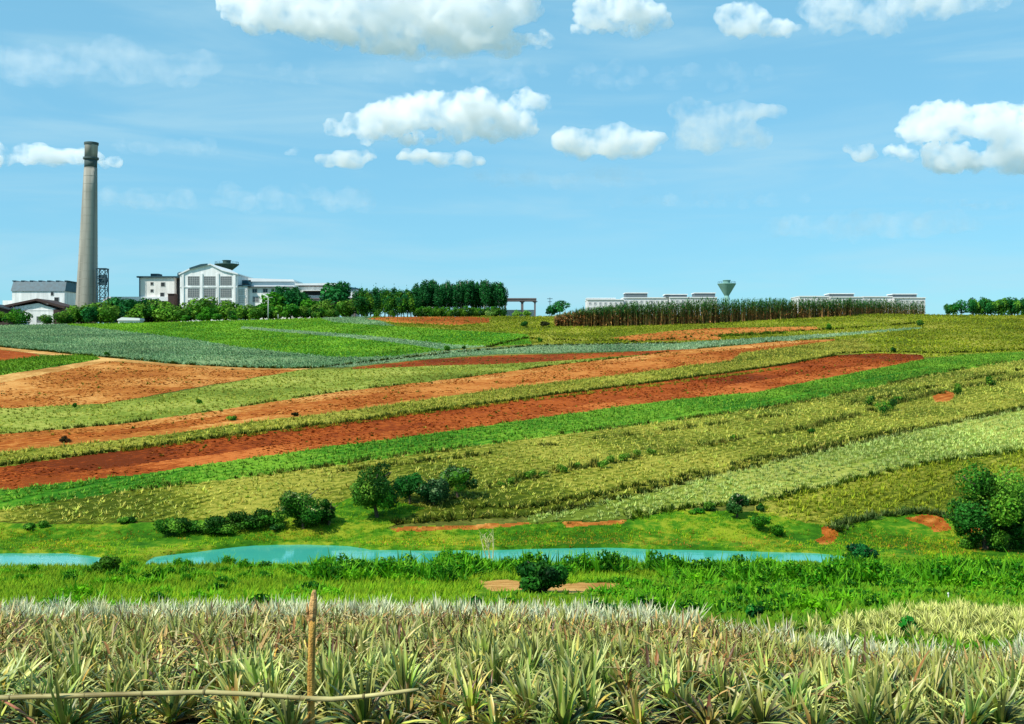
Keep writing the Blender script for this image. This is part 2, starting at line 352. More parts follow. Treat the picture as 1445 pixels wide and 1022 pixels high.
FIELDS = [
 ('crest_olive', 'crop_field', m_turf_olive, [(380,440),(1900,440),(1900,520),(1445,500),(1300,505),(1040,490),(960,484),(750,490),(600,470),(380,453)]),
 ('teal', 'pineapple_field', m_turf_teal, [(-420,440)]+[(0,445),(500,440),(640,490),(620,496),(540,508),(480,515),(440,519)]+R_(path_up)),
 ('bright', 'crop_field', m_turf_green, [(80,440),(420,440),(470,455),(640,466),(745,472),(750,486),(690,489),(630,494),(560,503),(480,505),(405,498),(335,490),(264,478),(211,472),(95,459)]),
 ('palestripe', 'pineapple_field', m_turf_teal, [(340,461),(480,471),(560,478),(640,487),(690,489),(625,494),(560,484),(480,476),(340,464)]),
 ('tealband', 'pineapple_field', m_turf_teal, [(440,519),(540,508),(640,495),(760,487),(960,484),(1080,477),(1190,470),(1300,462),(1300,464),(1150,478),(1040,490),(960,495),(850,497),(700,500),(600,507),(480,519)]),
 ('orange_crest', 'ploughed_field', m_orange, [(515,450),(560,446),(650,446),(692,449),(690,456),(640,459),(560,456)]),
 ('orange_right', 'ploughed_field', m_orange, [(860,477),(950,467),(1010,463),(1150,461),(1160,465),(1100,470),(1020,472),(1015,480),(900,482)]),
 ('strip_r', 'crop_field', m_turf_pale, [(-420,600),(0,577),(150,570),(260,552),(420,523),(500,520),(700,514),(830,504),(903,500)]+R_(Htop[:8])),
 ('redband', 'ploughed_field', m_red, [(495,519),(600,508),(700,502),(860,498),(1000,492),(1101,481),(1000,495),(903,501),(800,509),(700,514.5),(600,517),(500,521)]),
 ('path', 'dirt_path', m_tan, path_up+[(417,523),(350,522),(250,518),(150,509),(67,501),(0,493.5),(-420,460)]),
 ('red_corner', 'ploughed_field', m_red, [(-420,465),(0,494),(47,499),(60,503),(0,510),(-420,530)]),
 ('green_corner', 'crop_field', m_turf_green, [(-420,530),(0,510),(60,503),(130,501),(142,507),(60,520),(0,530),(-420,570)]),
 ('tan_corner', 'dirt_verge', m_tan, [(-420,570),(0,530),(60,521),(142,507),(160,510),(70,530),(0,542),(-420,590)]),
 ('orange_left', 'ploughed_field', m_orange_pale, [(-420,590),(0,541),(155,510),(250,518),(340,522),(425,522.5),(300,543),(150,570),(0,577),(-420,605)]),
 ('orange_long', 'ploughed_field', m_orange, Htop+R_(Hbot)),
 ('olive_strip', 'crop_field', m_turf_olive, Hbot+[(1220,478),(1230,495)]+R_(L1)),
 ('red_long', 'ploughed_field', m_red, L1+[(1240,499),(1300,501)]+R_(Jbot)),
 ('red_light', 'ploughed_field', m_red_light, [(-420,728),(0,678),(176,659),(480,617),(656,597),(762,580),(960,554),(1101,533),(1200,518),(1290,508)]+R_(Jbot)),
 ('orange_pale_top', 'ploughed_field', m_orange_pale, Htop[1:]+[(1101,487),(960,501),(780,523),(656,540),(480,562),(299,589),(176,606),(0,622)]),
 ('orange_pale_low', 'ploughed_field', m_orange_pale, [(0,634),(88,622),(246,605),(400,585),(480,578),(621,558),(762,539),(800,536)]+R_(Hbot[1:8])),
 ('green_strip', 'crop_field', m_turf_green, Jbot+[(1370,500),(1445,497),(1850,455)]+R_(Kbot)),
 ('olive_field', 'crop_field', m_turf_olive, Kbot+R_(M3)+[(545,746),(480,712),(380,724),(250,737),(120,740),(0,737),(-420,760)]),
 ('pale_field', 'pineapple_field', m_turf_pale, M3[2:]+R_(Nbot)),
 ('olive_right', 'crop_field', m_turf_olive, Nbot[4:]+[(1850,720),(1380,735),(1277,722),(1206,732),(1164,743),(1066,723)]),
 ('bank', 'pond_bank', m_bank, [(-420,760),(0,739),(120,741),(250,738),(380,725),(470,712),(500,700),(600,716),(545,746),(656,742),(744,741),(885,735),(960,718),(1066,723),(1164,743),(1206,732),(1277,724),(1380,737),(1850,720),(1850,1100),(-420,1100)]),
 ('soil_tip', 'soil_patch', m_orange_pale, [(550,746),(656,742.5),(744,738),(750,740),(690,747),(560,752)]),
 ('soil_tip2', 'soil_patch', m_orange_pale, [(790,738),(885,735),(880,740),(800,744)]),
 ('soil_gully', 'soil_patch', m_orange, [(1158,746),(1172,742),(1184,752),(1176,768),(1160,770),(1150,763),(1162,757)]),
 ('soil_scar', 'soil_patch', m_orange, [(1276,731),(1300,727),(1330,731),(1344,748),(1318,752),(1306,742)]),
 ('soil_tree', 'soil_patch', m_orange, [(1352,744),(1388,738),(1392,748),(1362,754)]),
 ('soil_mid', 'soil_patch', m_orange, [(1315,560),(1335,552),(1350,556),(1340,567),(1318,568)]),
 ('track', 'dirt_path', m_tan, [(672,822),(700,819),(760,822),(912,825),(905,833),(800,837),(690,834)]),
]
FI = {f[0]: i for i, f in enumerate(FIELDS)}
def wob(px, py):
    """ragged edges: shift of the look-up point, in pixels"""
    return py + 2.6*(fbm(px/23.0, py/9.0, 3)-0.45)*np.clip((py-440)/140, 0.25, 2.2)
def field_id(px, py, y):
    r = np.full(np.shape(px), -1); q = wob(px, py)
    for i, f in enumerate(FIELDS):
        r[in_poly(px, q, f[3])] = i
    r[(y < 44) | (y > 382)] = -1
    return r
fid = field_id(fpx, fpy, fc[:, 1])
FLAB = {
 'crest_olive': 'dull olive crop field along the top of the hill', 'teal': 'bluish green pineapple field sloping down to the curved dirt path',
 'bright': 'bright green crop field below the factory', 'palestripe': 'narrow pale stripe crossing the bright green field', 'tealband': 'thin grey green band under the bright green field',
 'orange_crest': 'small orange ploughed patch just below the tall grove', 'orange_right': 'orange ploughed patch below the tall cane', 'strip_r': 'pale yellow green strip above the long orange strip',
 'redband': 'thin red brown ploughed strip tapering under the grey green band', 'path': 'pale dirt path curving along the bluish field edge', 'red_corner': 'small red soil corner left of the curved path',
 'green_corner': 'small green wedge below the red soil corner', 'tan_corner': 'pale tan verge beside the small green wedge', 'orange_left': 'broad orange ploughed field below the curved path',
 'orange_long': 'long orange ploughed strip crossing the hillside', 'olive_strip': 'narrow olive strip between the orange and the red soil', 'red_long': 'long dark red ploughed strip crossing the hillside',
 'red_light': 'lighter red soil along the lower side of the long red strip', 'orange_pale_top': 'paler soil along the upper side of the long orange strip', 'orange_pale_low': 'paler soil along the lower side of the long orange strip',
 'green_strip': 'long green crop strip under the red soil strip', 'olive_field': 'wide olive brown field with shrub lines above the pond', 'pale_field': 'pale green pineapple field on the lower slope',
 'olive_right': 'dark olive slope beside the big tree', 'bank': 'bright green grass bank and meadow round the pond', 'soil_tip': 'bare soil edge at the tip of the olive field', 'soil_tip2': 'bare orange soil edge under the pale field',
 'soil_gully': 'small orange soil gully near the end of the pond', 'soil_scar': 'curved orange soil scar left of the big tree', 'soil_tree': 'bare soil patch under the big tree', 'soil_mid': 'bare orange soil patch high in the olive field',
 'track': 'pale dirt track in the meadow by the dark bush'}
for i, f in enumerate(FIELDS):
    sel = GF[fid == i]
    if not len(sel): continue
    u_, inv = np.unique(sel, return_inverse=True)
    v = GV[u_].copy(); v[:, 2] += 0.04
    tag(mesh_np(f[1], v, inv.reshape(-1, 4), f[2], smooth=True), FLAB[f[0]], f[1].split('_')[-1], kind='structure')

# pond water
def water_mat():
    m, n, l = new_mat('pond_water')
    out = n.new('ShaderNodeOutputMaterial'); b = n.new('ShaderNodeBsdfPrincipled'); l.new(b.outputs[0], out.inputs[0])
    b.inputs['Base Color'].default_value = (0.05, 0.36, 0.27, 1); b.inputs['Roughness'].default_value = 0.04; b.inputs['IOR'].default_value = 1.33
    tc = n.new('ShaderNodeTexCoord'); mp = n.new('ShaderNodeMapping'); mp.inputs['Scale'].default_value = (0.5, 2.0, 1)
    nz = n.new('ShaderNodeTexNoise'); nz.inputs['Scale'].default_value = 1.3; nz.inputs['Detail'].default_value = 4
    l.new(tc.outputs['Object'], mp.inputs[0]); l.new(mp.outputs[0], nz.inputs[0])
    bp = n.new('ShaderNodeBump'); bp.inputs['Strength'].default_value = 0.10; bp.inputs['Distance'].default_value = 0.05
    l.new(nz.outputs[0], bp.inputs['Height']); l.new(bp.outputs[0], b.inputs['Normal'])
    return m
wx = np.linspace(-75, 45, 60); wy = np.linspace(70, 90, 20)
# the sheet follows the two basins: keep only cells over the carved bed
qx, qy = np.meshgrid(np.linspace(-75, 45, 480), np.linspace(70, 90, 140))
WV = np.stack([qx, qy, np.full(qx.shape, WATER)], -1).reshape(-1, 3)
iw = np.arange(139)[:, None]*480+np.arange(479)[None, :]
WF = np.stack([iw, iw+1, iw+481, iw+480], -1).reshape(-1, 4)
tb = terr(WV[:, 0], WV[:, 1]); keep = (tb[WF] < WATER+0.05).any(1)
u_, inv = np.unique(WF[keep], return_inverse=True)
tag(mesh_np('pond_water', WV[u_], inv.reshape(-1, 4), water_mat()), 'turquoise water of the narrow pond across the valley', 'water', kind='structure')

# ------------------------------------------------------------------ blades
def blades(P, az, el, L, W, bend, colr, tipcol=None, seg=1, curl=None):
    N = len(P); P = np.asarray(P, float)
    dr = np.stack([np.cos(el)*np.cos(az), np.cos(el)*np.sin(az), np.sin(el)], -1)
    sd = np.stack([-np.sin(az), np.cos(az), np.zeros(N)], -1)
    dn = np.array([0, 0, -1.0]); tc = colr if tipcol is None else tipcol
    if seg == 1:
        tip = P+dr*L[:, None]+dn*(bend*L)[:, None]
        V = np.stack([P-sd*W[:, None]/2, P+sd*W[:, None]/2, tip], 1).reshape(-1, 3)
        C = np.stack([colr, colr, tc], 1).reshape(-1, 3)
        return V, np.arange(3*N).reshape(-1, 3), C
    ts = np.linspace(0, 1, seg+1); rows = []; crow = []
    hz = dr*np.array([1, 1, 0]); up = np.cross(dr, sd); up *= np.sign(up[:, 2:3]+1e-6)
    for t in ts:
        c = P+dr*(L*t)[:, None]+dn*(bend*L*t*t)[:, None]
        w = W*(1-t)**0.7*(0.75+0.5*min(1, t*4))+0.002
        rows.append(np.stack([c-sd*w[:, None]/2+up*(w*0.22)[:, None], c, c+sd*w[:, None]/2+up*(w*0.22)[:, None]], 1))
        k = t**1.5; crow.append(np.repeat((colr*(1-k)+tc*k)[:, None, :], 3, 1))
    V = np.stack(rows, 1).reshape(N, -1, 3); C = np.stack(crow, 1).reshape(N, -1, 3); nv = V.shape[1]
    f = []
    for s in range(seg):
        a = 3*s
        f += [(a, a+1, a+4, a+3), (a+1, a+2, a+5, a+4)]
    f = np.array(f); Fc = (np.arange(N)[:, None, None]*nv+f[None]).reshape(-1, 4)
    return V.reshape(-1, 3), Fc, C.reshape(-1, 3)

def jitter_col(base, n, dv=0.25, dh=0.15):
    base = np.asarray(base, float)
    c = base[RNG.integers(0, len(base), n)] if base.ndim == 2 else np.repeat(base[None], n, 0)
    c = c*(1+dv*(RNG.random((n, 1))*2-1))*(1+dh*(RNG.random((n, 3))*2-1)*np.array([1, .5, .8]))
    return np.clip(c, 0.002, 0.9)

def tufts(P, k, L, W, el, bend, cols, tips=None, seg=1, spread=0.06, lvar=0.35, dv=0.25):
    n = len(P); idx = np.repeat(np.arange(n), k); N = n*k
    az = RNG.random(N)*2*np.pi; e = np.radians(RNG.uniform(el[0], el[1], N))
    sc = np.repeat(1+lvar*(RNG.random(n)*2-1), k)
    Lx = L*sc*RNG.uniform(0.7, 1.15, N); Wx = W*sc*RNG.uniform(0.8, 1.2, N)
    pc = jitter_col(cols, n, dv)[idx]*(1+0.15*(RNG.random((N, 1))*2-1))
    tp = None if tips is None else jitter_col(tips, N, 0.2)
    off = np.stack([np.cos(az), np.sin(az), np.zeros(N)], -1)*spread
    return blades(P[idx]+off, az, e, Lx, Wx, bend*RNG.uniform(0.5, 1.3, N), pc, tp, seg)

def rows_grid(x0, x1, y0, y1, ang, srow, splant, jit):
    c, s = math.cos(ang), math.sin(ang)
    cr = np.array([(x, y) for x in (x0, x1) for y in (y0, y1)])
    a = cr[:, 0]*c+cr[:, 1]*s; b = -cr[:, 0]*s+cr[:, 1]*c
    A, B = np.meshgrid(np.arange(a.min(), a.max(), splant), np.arange(b.min(), b.max(), srow))
    A = A.ravel()+RNG.normal(0, jit*splant, A.size); B = B.ravel()+RNG.normal(0, jit*srow*0.5, B.size)
    x = A*c-B*s; y = A*s+B*c
    k = (x > x0) & (x < x1) & (y > y0) & (y < y1) & (np.abs(x) < 0.56*y+4)
    return x[k], y[k]

CROPS = {  # key: (name, label, colours, tip colours, length, width, elevation, rows spacing, plant spacing, jitter, thin)
 'crest_olive': ('crop_plants', 'low dull olive plants covering the hilltop field', [G(88,120,16),G(130,138,24),G(74,112,20)], [G(160,164,44)], .6, .26, (20,75), 1.4, .85, .5, .0),
 'teal': ('pineapple_crop', 'bluish green pineapple rows on the upper slope', [G(84,130,84),G(110,146,100),G(80,122,70)], [G(144,170,124)], .55, .26, (25,80), 1.35, .75, .2, .0),
 'bright': ('crop_plants', 'bright green leafy crop below the factory', [G(62,132,14),G(88,150,18),G(46,116,18)], [G(140,172,50)], .55, .28, (15,70), 1.35, .8, .3, .0),
 'palestripe': ('pineapple_crop', 'pale pineapple row inside the bright green crop', [G(110,150,104),G(124,160,116)], [G(160,180,140)], .5, .26, (25,80), 1.2, .8, .2, .0),
 'tealband': ('pineapple_crop', 'grey green pineapple band under the bright field', [G(110,144,100),G(126,156,112)], [G(160,176,140)], .5, .24, (25,80), 1.2, .75, .2, .0),
 'strip_r': ('crop_plants', 'pale green young crop above the long orange strip', [G(122,138,40),G(136,142,48),G(104,130,34)], [G(168,164,70)], .42, .18, (20,75), 1.1, .6, .45, .25),
 'green_corner': ('crop_plants', 'dark green plants on the small wedge by the path', [G(70,120,18),G(50,100,20)], [G(120,150,40)], .6, .22, (20,75), 1.0, .6, .3, .0),
 'olive_strip': ('crop_plants', 'scrubby olive plants between orange and red soil', [G(136,138,36),G(112,126,30),G(90,100,30)], [G(190,180,80)], .6, .18, (20,75), 1.0, .55, .45, .1),
 'green_strip': ('crop_plants', 'lush green crop under the red soil strip', [G(56,122,12),G(40,106,18),G(86,138,22)], [G(136,166,60)], .5, .15, (20,75), .9, .45, .3, .0),
 'olive_field': ('pineapple_crop', 'olive brown pineapple rows on the wide slope above the pond', [G(142,154,38),G(172,166,62),G(114,144,32),G(134,150,40)], [G(206,200,100)], .5, .14, (20,75), 1.0, .5, .55, .05),
 'pale_field': ('pineapple_crop', 'pale green pineapple rows on the lower slope', [G(144,170,72),G(124,158,64),G(162,180,90)], [G(196,204,122)], .5, .12, (25,80), .85, .42, .5, .0),
 'orange_crest': ('stray_weeds', 'thin weeds on the small orange patch below the grove', [G(120,116,40),G(92,100,30)], [G(150,150,60)], .5, .3, (20,75), 1.6, 1.2, .6, .55),
 'orange_right': ('stray_weeds', 'thin weeds on the orange patch below the tall cane', [G(120,116,40),G(92,100,30)], [G(150,150,60)], .5, .3, (20,75), 1.6, 1.2, .6, .55),
 'redband': ('stray_weeds', 'thin weeds on the red brown tapering strip', [G(110,100,40),G(92,90,30)], [G(150,140,60)], .45, .25, (20,75), 1.6, 1.2, .6, .7),
 'olive_right': ('weed_cover', 'dark olive weeds on the slope beside the big tree', [G(112,138,16),G(138,152,26),G(90,126,18)], [G(176,178,56)], .55, .12, (20,75), .8, .4, .5, .05),
}
for key, (nm, lab, cc, tc, L, W, el, sr, sp, jt, thin) in CROPS.items():
    i = FI[key]; pp = np.array(FIELDS[i][3])
    pts = np.array([at(min(max(x, -60), 1505), y) for x, y in pp])
    x, y = rows_grid(pts[:, 0].min()-8, pts[:, 0].max()+8, max(80, pts[:, 1].min()-6), min(381, pts[:, 1].max()+10), A45+0.04, sr, sp, jt)
    z = terr(x, y); px, py = px_of(x, y, z)
    k = (field_id(px, py, y) == i) & (px > -110) & (px < 1555)
    lane = (-x*math.sin(A45+.04)+y*math.cos(A45+.04)+1.2*fbm(x/25, y/25, 2)) % (9.5 if y.mean() < 200 else 16.)
    k &= ~((lane < .75) & (RNG.random(len(x)) < .85))
    if thin: k &= RNG.random(len(x)) > thin
    k &= ~((fbm(x/6, y/6, 3) > 0.64) & (RNG.random(len(x)) < 0.4))
    P = np.stack([x, y, z], -1)[k]
    if not len(P): continue
    big = 1+0.5*(fbm(P[:, 0]/9, P[:, 1]/9, 3)-0.45)
    dm = P[:, 1].mean(); nb = 8 if dm < 150 else 6
    c0 = np.asarray(cc)
    V, Fc, C = tufts(P, nb, L, W, el, 0.18, c0, np.asarray(tc), spread=.08, dv=.45)
    pm = fbm(V[:, 0]/14+5, V[:, 1]/14, 5); C *= (0.45+1.1*pm)[:, None]
    tag(mesh_np(nm, V, Fc, M_CROP, cols=C), lab, 'crop', kind='stuff')

# clods and stray weeds on the ploughed soil
for key, cl, lab in (('red_long', SOIL_RED, 'red soil clods strewn over the long red strip'), ('red_light', SOIL_RED[1:], 'lighter red clods along the lower side of the red strip'), ('orange_long', SOIL_OR, 'orange clods strewn over the long orange strip'),
                     ('orange_pale_top', SOIL_OR[1:], 'pale clods along the upper side of the orange strip'), ('orange_left', SOIL_OR, 'orange clods strewn over the broad left field')):
    i = FI[key]; pts = np.array([at(min(max(x, -60), 1505), y) for x, y in FIELDS[i][3]])
    x, y = rows_grid(pts[:, 0].min()-6, pts[:, 0].max()+6, pts[:, 1].min()-4, pts[:, 1].max()+8, A45+.04, .75, .4, .5); z = terr(x, y); px, py = px_of(x, y, z)
    k = (field_id(px, py, y) == i) & (px > -110) & (px < 1555) & (fbm(x/5, y/5, 3) > .36); P = np.stack([x, y, z+.02], -1)[k]; n = len(P)
    V, Fc, C = tufts(P, 3, .16, .36, (5, 45), .0, np.asarray(cl), None, spread=.05, lvar=.6, dv=.2)
    tag(mesh_np('soil_clods', V, Fc, M_CROP, cols=C), lab, 'soil clods', kind='stuff')
    w = P[(RNG.random(n) < .02)]
    V, Fc, C = tufts(w, 8, .4, .2, (15, 80), .2, np.asarray([G(96,110,24), G(70,96,20), G(140,130,40)]), None)
    tag(mesh_np('stray_weeds', V, Fc, M_CROP, cols=C), lab.replace('clods', 'weeds').replace('red soil weeds', 'stray weeds').replace('lighter red weeds', 'stray weeds').replace('orange weeds', 'stray weeds').replace('pale weeds', 'stray weeds'), 'weeds', kind='stuff')

# verges: dark weedy lines between the fields
def verge(line, width, dens, cols, L, lab, W=.14, nb=8, gap=0.0, tips=None):
    line = np.array(line, float); pts = np.array([at(x, y) for x, y in line])
    seg = np.hypot(np.diff(pts[:, 0]), np.diff(pts[:, 1])); cum = np.r_[0, np.cumsum(seg)]
    n = int(cum[-1]*dens); s = RNG.random(n)*cum[-1]
    x = np.interp(s, cum, pts[:, 0]); y = np.interp(s, cum, pts[:, 1])
    off = RNG.normal(0, width*0.5, n)+0.7*(fbm(s/7, s*0+3, 3)-0.45)
    x = x+off*0.7; y = y-off*0.7
    if gap: k = fbm(s/5, s*0+9, 3) > gap; x, y = x[k], y[k]
    P = np.stack([x, y, terr(x, y)], -1)
    V, Fc, C = tufts(P, nb, L, W, (25, 85), .15, np.asarray(cols), None if tips is None else np.asarray(tips), spread=.12, lvar=.5)
    tag(mesh_np('weed_verge', V, Fc, M_CROP, cols=C), lab, 'weeds', kind='stuff')
DK = [G(54,70,14), G(74,86,20), G(44,62,18)]
OL = [G(92,100,30), G(70,84,24), G(54,70,20)]
verge(L1, .5, 8, DK, .5, 'dark weed line along the upper edge of the long red strip')
verge(Kbot[:-1], .7, 4, OL, .5, 'olive weed line under the green strip', gap=.40)
verge([(480,668),(656,646),(832,622),(960,606),(1136,582),(1312,548),(1445,522)], .6, 4, OL, .6, 'broken weed line in the upper part of the olive field', gap=.45)
verge([(690,690),(760,672),(850,656),(960,637),(1060,618),(1136,606),(1230,580),(1300,560),(1400,541),(1500,522)], 1.0, 5, [G(84,96,30),G(50,72,22),G(120,120,50)], .75, 'shrubby weed line across the middle of the olive field', gap=.40)
verge(M3[:-1], .7, 6, DK+[G(90,90,40)], .5, 'dark weed line between the olive field and the pale field')
verge([(x, y-13*(1445-x)/900-2) for x, y in M3[1:-1]], .7, 6, DK+OL, .5, 'second dark weed line above the pale field', gap=.38)
verge(Nbot[2:-1], .7, 7, [G(70,90,14),G(50,76,16)], .5, 'green weed edge below the pale field')
verge(Htop[1:], .5, 4, OL, .5, 'thin weed line above the long orange strip', gap=.42)
verge(path_up[1:]+[(480,516),(540,509),(640,498),(760,488),(960,485)], .5, 3.5, DK, .6, 'dark weed edge along the curved path', W=.25)
verge([(690,490),(740,478),(900,483),(1030,473),(1160,466),(1290,457)], .6, 3, DK, .7, 'dark weed line on the upper right slope', W=.3, gap=.35)
verge([(1015,476),(1060,473),(1110,471)], .9, 6, [G(70,100,20)], .8, 'green weed patch in the orange soil below the cane', W=.3)
verge([(1178,500),(1240,497),(1330,499),(1445,494),(1500,490)], .5, 5, DK, .6, 'dark weed edge above the end of the red strip', W=.2)
verge([(1180,752),(1206,738),(1277,724),(1310,724),(1350,735)], .6, 14, [G(110,130,70),G(60,84,30)], .6, 'grey green weed rim above the soil scar')
verge([(160,640),(324,619),(480,601),(762,564),(960,540),(1101,521)], .9, 4, [G(150,140,40),G(110,116,30)], .5, 'yellowish weeds beside the long red strip')

# ------------------------------------------------------------------ meadow and bank cover
MX = (-0.55, 0.55)
def cover(name, lab, cat, region, spacing, k, L, W, el, cols, tips, y0, y1, seg=1, bend=.25, patch=None, dv=.3):
    x, y = rows_grid(-62, 62, y0, y1, 0.3, spacing, spacing, .5)
    z = terr(x, y); px, py = px_of(x, y, z)
    kk = region(px, wob(px, py), x, y, z) & (px > -110) & (px < 1555)
    P = np.stack([x, y, z], -1)[kk]
    V, Fc, C = tufts(P, k, L, W, el, bend, np.asarray(cols), None if tips is None else np.asarray(tips), seg, spread=.1, lvar=.5, dv=dv)
    pm = fbm(V[:, 0]/5+3, V[:, 1]/4, 5); C *= (0.42+1.15*pm)[:, None]
    return tag(mesh_np(name, V, Fc, M_CROP, cols=C), lab, cat, kind='stuff')
PD_ = lambda x, y: in_poly(x, y, POND1) | in_poly(x, y, POND2)
bank_i = FI['bank']; soil_ids = [FI[k] for k in ('soil_tip','soil_tip2','soil_gully','soil_scar','soil_tree','track')]
def reg_bank(px, py, x, y, z):
    return (field_id(px, py, y) == bank_i) & (y > 77) & (z > WATER+0.1)
cover('bank_grass', 'short bright green grass on the far bank of the pond', 'grass', lambda px,py,x,y,z: reg_bank(px,py,x,y,z) & (fbm(x/4, y/3, 3) > .33),
      .33, 7, .28, .05, (25, 80), [G(70,156,8), G(108,168,10), G(46,138,16), G(150,162,20)], [G(162,186,36)], 77, 110)
cover('sparse_grass', 'sparse grass tufts on the bare soil patches of the bank', 'grass', lambda px,py,x,y,z: np.isin(field_id(px, py, y), soil_ids) & (y < 110) & (y > 70) & (fbm(x/1.5, y/1.5, 3) > .38),
      .38, 6, .22, .06, (20, 80), [G(96,140,16), G(140,140,30), G(80,126,16)], None, 50, 110)
cover('dry_shore_grass', 'yellowish dry grass along the far shore', 'grass', lambda px,py,x,y,z: (y > 79) & (y < 89) & (z > WATER+0.03) & (z < WATER+0.7) & (fbm(x/4+9, y/3, 3) > .40),
      .3, 6, .22, .05, (20, 80), [G(186,160,40), G(160,150,24), G(180,120,50)], None, 78, 90)
def near_edge(px): return np.interp(px, [-400, 0, 700, 900, 1100, 1250, 1800], [31.0, 31.0, 30.8, 28.5, 24.0, 21.0, 20.0])
def reg_meadow(px, py, x, y, z):
    f = field_id(px, py, y)
    return (y > near_edge(px)+0.3) & (y < 78) & (z > WATER+0.05) & ~np.isin(f, soil_ids) & ~((px > 668) & (px < 918) & (py > 828) & (py < 851) & (RNG.random(len(px)) < .8)) & ~((px > 1100) & (y > 26) & (y < 40) & in_poly(px, py, RIGHTF))
RIGHTF = [(1090,898),(1180,880),(1280,866),(1340,861),(1400,865),(1480,874),(1600,884),(1600,918),(1300,914),(1180,908)]
mead_l = lambda px, x, y: px < 930+120*(fbm(x/8, y/8, 3)-.45)*4-(70-y)*4
cover('meadow_grass', 'long yellow green grass of the meadow in front of the pond', 'grass', lambda px,py,x,y,z: reg_meadow(px,py,x,y,z) & mead_l(px,x,y),
      .30, 9, .42, .06, (20, 80), [G(58,130,8), G(94,150,10), G(36,110,10), G(116,140,18)], [G(138,168,34)], 28, 78)
cover('lush_weeds', 'dense deep green weeds at the right end of the meadow', 'weeds', lambda px,py,x,y,z: reg_meadow(px,py,x,y,z) & ~mead_l(px,x,y),
      .28, 9, .34, .15, (0, 70), [G(46,116,12), G(28,88,10), G(82,134,14), G(48,116,14), G(104,124,18)], [G(104,144,28)], 19, 78)

# ------------------------------------------------------------------ foliage
def leaf_cloud(lobes, n, size, cols, tips=None, shell=(.62, 1.0), flat=.0, rng=RNG):
    lobes = np.asarray(lobes, float)
    w = (lobes[:, 3]*lobes[:, 4]*lobes[:, 5])**(2/3.); idx = rng.choice(len(lobes), n, p=w/w.sum())
    v = rng.normal(size=(n, 3)); v /= np.linalg.norm(v, axis=1)[:, None]
    r = rng.uniform(shell[0], shell[1], n)**0.8
    nz = 0.75+0.5*fbm(v[:, 0]*2.2+idx*3.1+7, v[:, 1]*2.2+v[:, 2]*1.7+9, 3)
    P = lobes[idx, :3]+v*lobes[idx, 3:6]*(r*nz)[:, None]
    nr = v+0.6*rng.normal(size=(n, 3)); nr[:, 2] += flat; nr /= np.linalg.norm(nr, axis=1)[:, None]
    t = np.cross(nr, rng.normal(size=(n, 3))); t /= np.linalg.norm(t, axis=1)[:, None]; b = np.cross(nr, t)
    s = size*rng.uniform(.6, 1.3, n)[:, None]
    V = np.stack([P-t*s*.5, P-b*s*.3+nr*s*.08, P+t*s*.5, P+b*s*.3+nr*s*.08], 1).reshape(-1, 3)
    lc = jitter_col(cols, len(lobes), .3)[idx]
    c = lc*(1+.3*(rng.random((n, 1))*2-1))
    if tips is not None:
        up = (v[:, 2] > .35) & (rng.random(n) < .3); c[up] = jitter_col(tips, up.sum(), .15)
    return V, np.arange(4*n).reshape(-1, 4), np.repeat(np.clip(c, .002, .9), 4, 0)

def lobes_round(h0, h1, rx, n, rng, rl=(.32, .5), base=.75):
    """n lobes filling an ellipsoid from height h0 to h1 of half width rx"""
    L = []; cz = (h0+h1)/2; rz = (h1-h0)/2
    while len(L) < n:
        v = rng.uniform(-1, 1, 3)
        if np.dot(v, v) > 1: continue
        r = rng.uniform(*rl); k = 1-r*base
        L.append((v[0]*rx*k, v[1]*rx*k, cz+v[2]*rz*k, rx*r, rx*r, rz*r*1.05))
    return L

def trunk_bm(h, r, rng, limbs, spread, lean=0.05, n=7, base=-.4):
    bm = bmesh.new(); top = Vector((rng.normal()*lean*h, rng.normal()*lean*h, h))
    mid = top*0.5+Vector((rng.normal()*r, rng.normal()*r, 0))
    add_tube(bm, [(0, 0, base), (0, 0, .05), mid, top], [r*1.35, r*1.1, r*.8, r*.35], n)
    for i in range(limbs):
        a = 2*math.pi*i/limbs+rng.uniform(-.5, .5); t = rng.uniform(.35, .8); p0 = Vector((0, 0, .05)).lerp(mid, t*2) if t < .5 else mid.lerp(top, t*2-1)
        e = p0+Vector((math.cos(a)*spread, math.sin(a)*spread, spread*rng.uniform(.5, 1.1)))
        add_tube(bm, [p0, p0.lerp(e, .5)+Vector((0, 0, .1*spread)), e], [r*.55, r*.4, r*.15], 5)
    return bm

GREEN_D = [G(52,106,24), G(74,130,32), G(36,82,26), G(102,150,44)]
GREEN_T = [G(34,104,46), G(48,122,54), G(28,88,42)]
GREEN_B = [G(60,124,24), G(80,140,30), G(44,108,24)]

def make_tree(name, label, cat, loc, h, crown, nleaf, lsize, cols, tips=None, tr=.18, limbs=4, group=None, seed=1, bark=None, sway=.05, shell=(.55,1.0), spread=None, trunk_h=None):
    rng = np.random.default_rng(seed)
    t = thing(name, label, cat, loc, 0, group)
    rx, h0 = crown[0], crown[1]
    lb = lobes_round(h0, h, rx, crown[2], rng, rl=crown[3] if len(crown) > 3 else (.32, .5))
    obj_bm('trunk', trunk_bm(trunk_h or (h0+(h-h0)*.7), tr, rng, limbs, spread or rx*.6, sway), bark or M_BARK, t, True)
    V, Fc, C = leaf_cloud(lb, nleaf, lsize, cols, tips, shell, rng=rng)
    mesh_np('crown', V, Fc, M_LEAF, t, C)
    return t

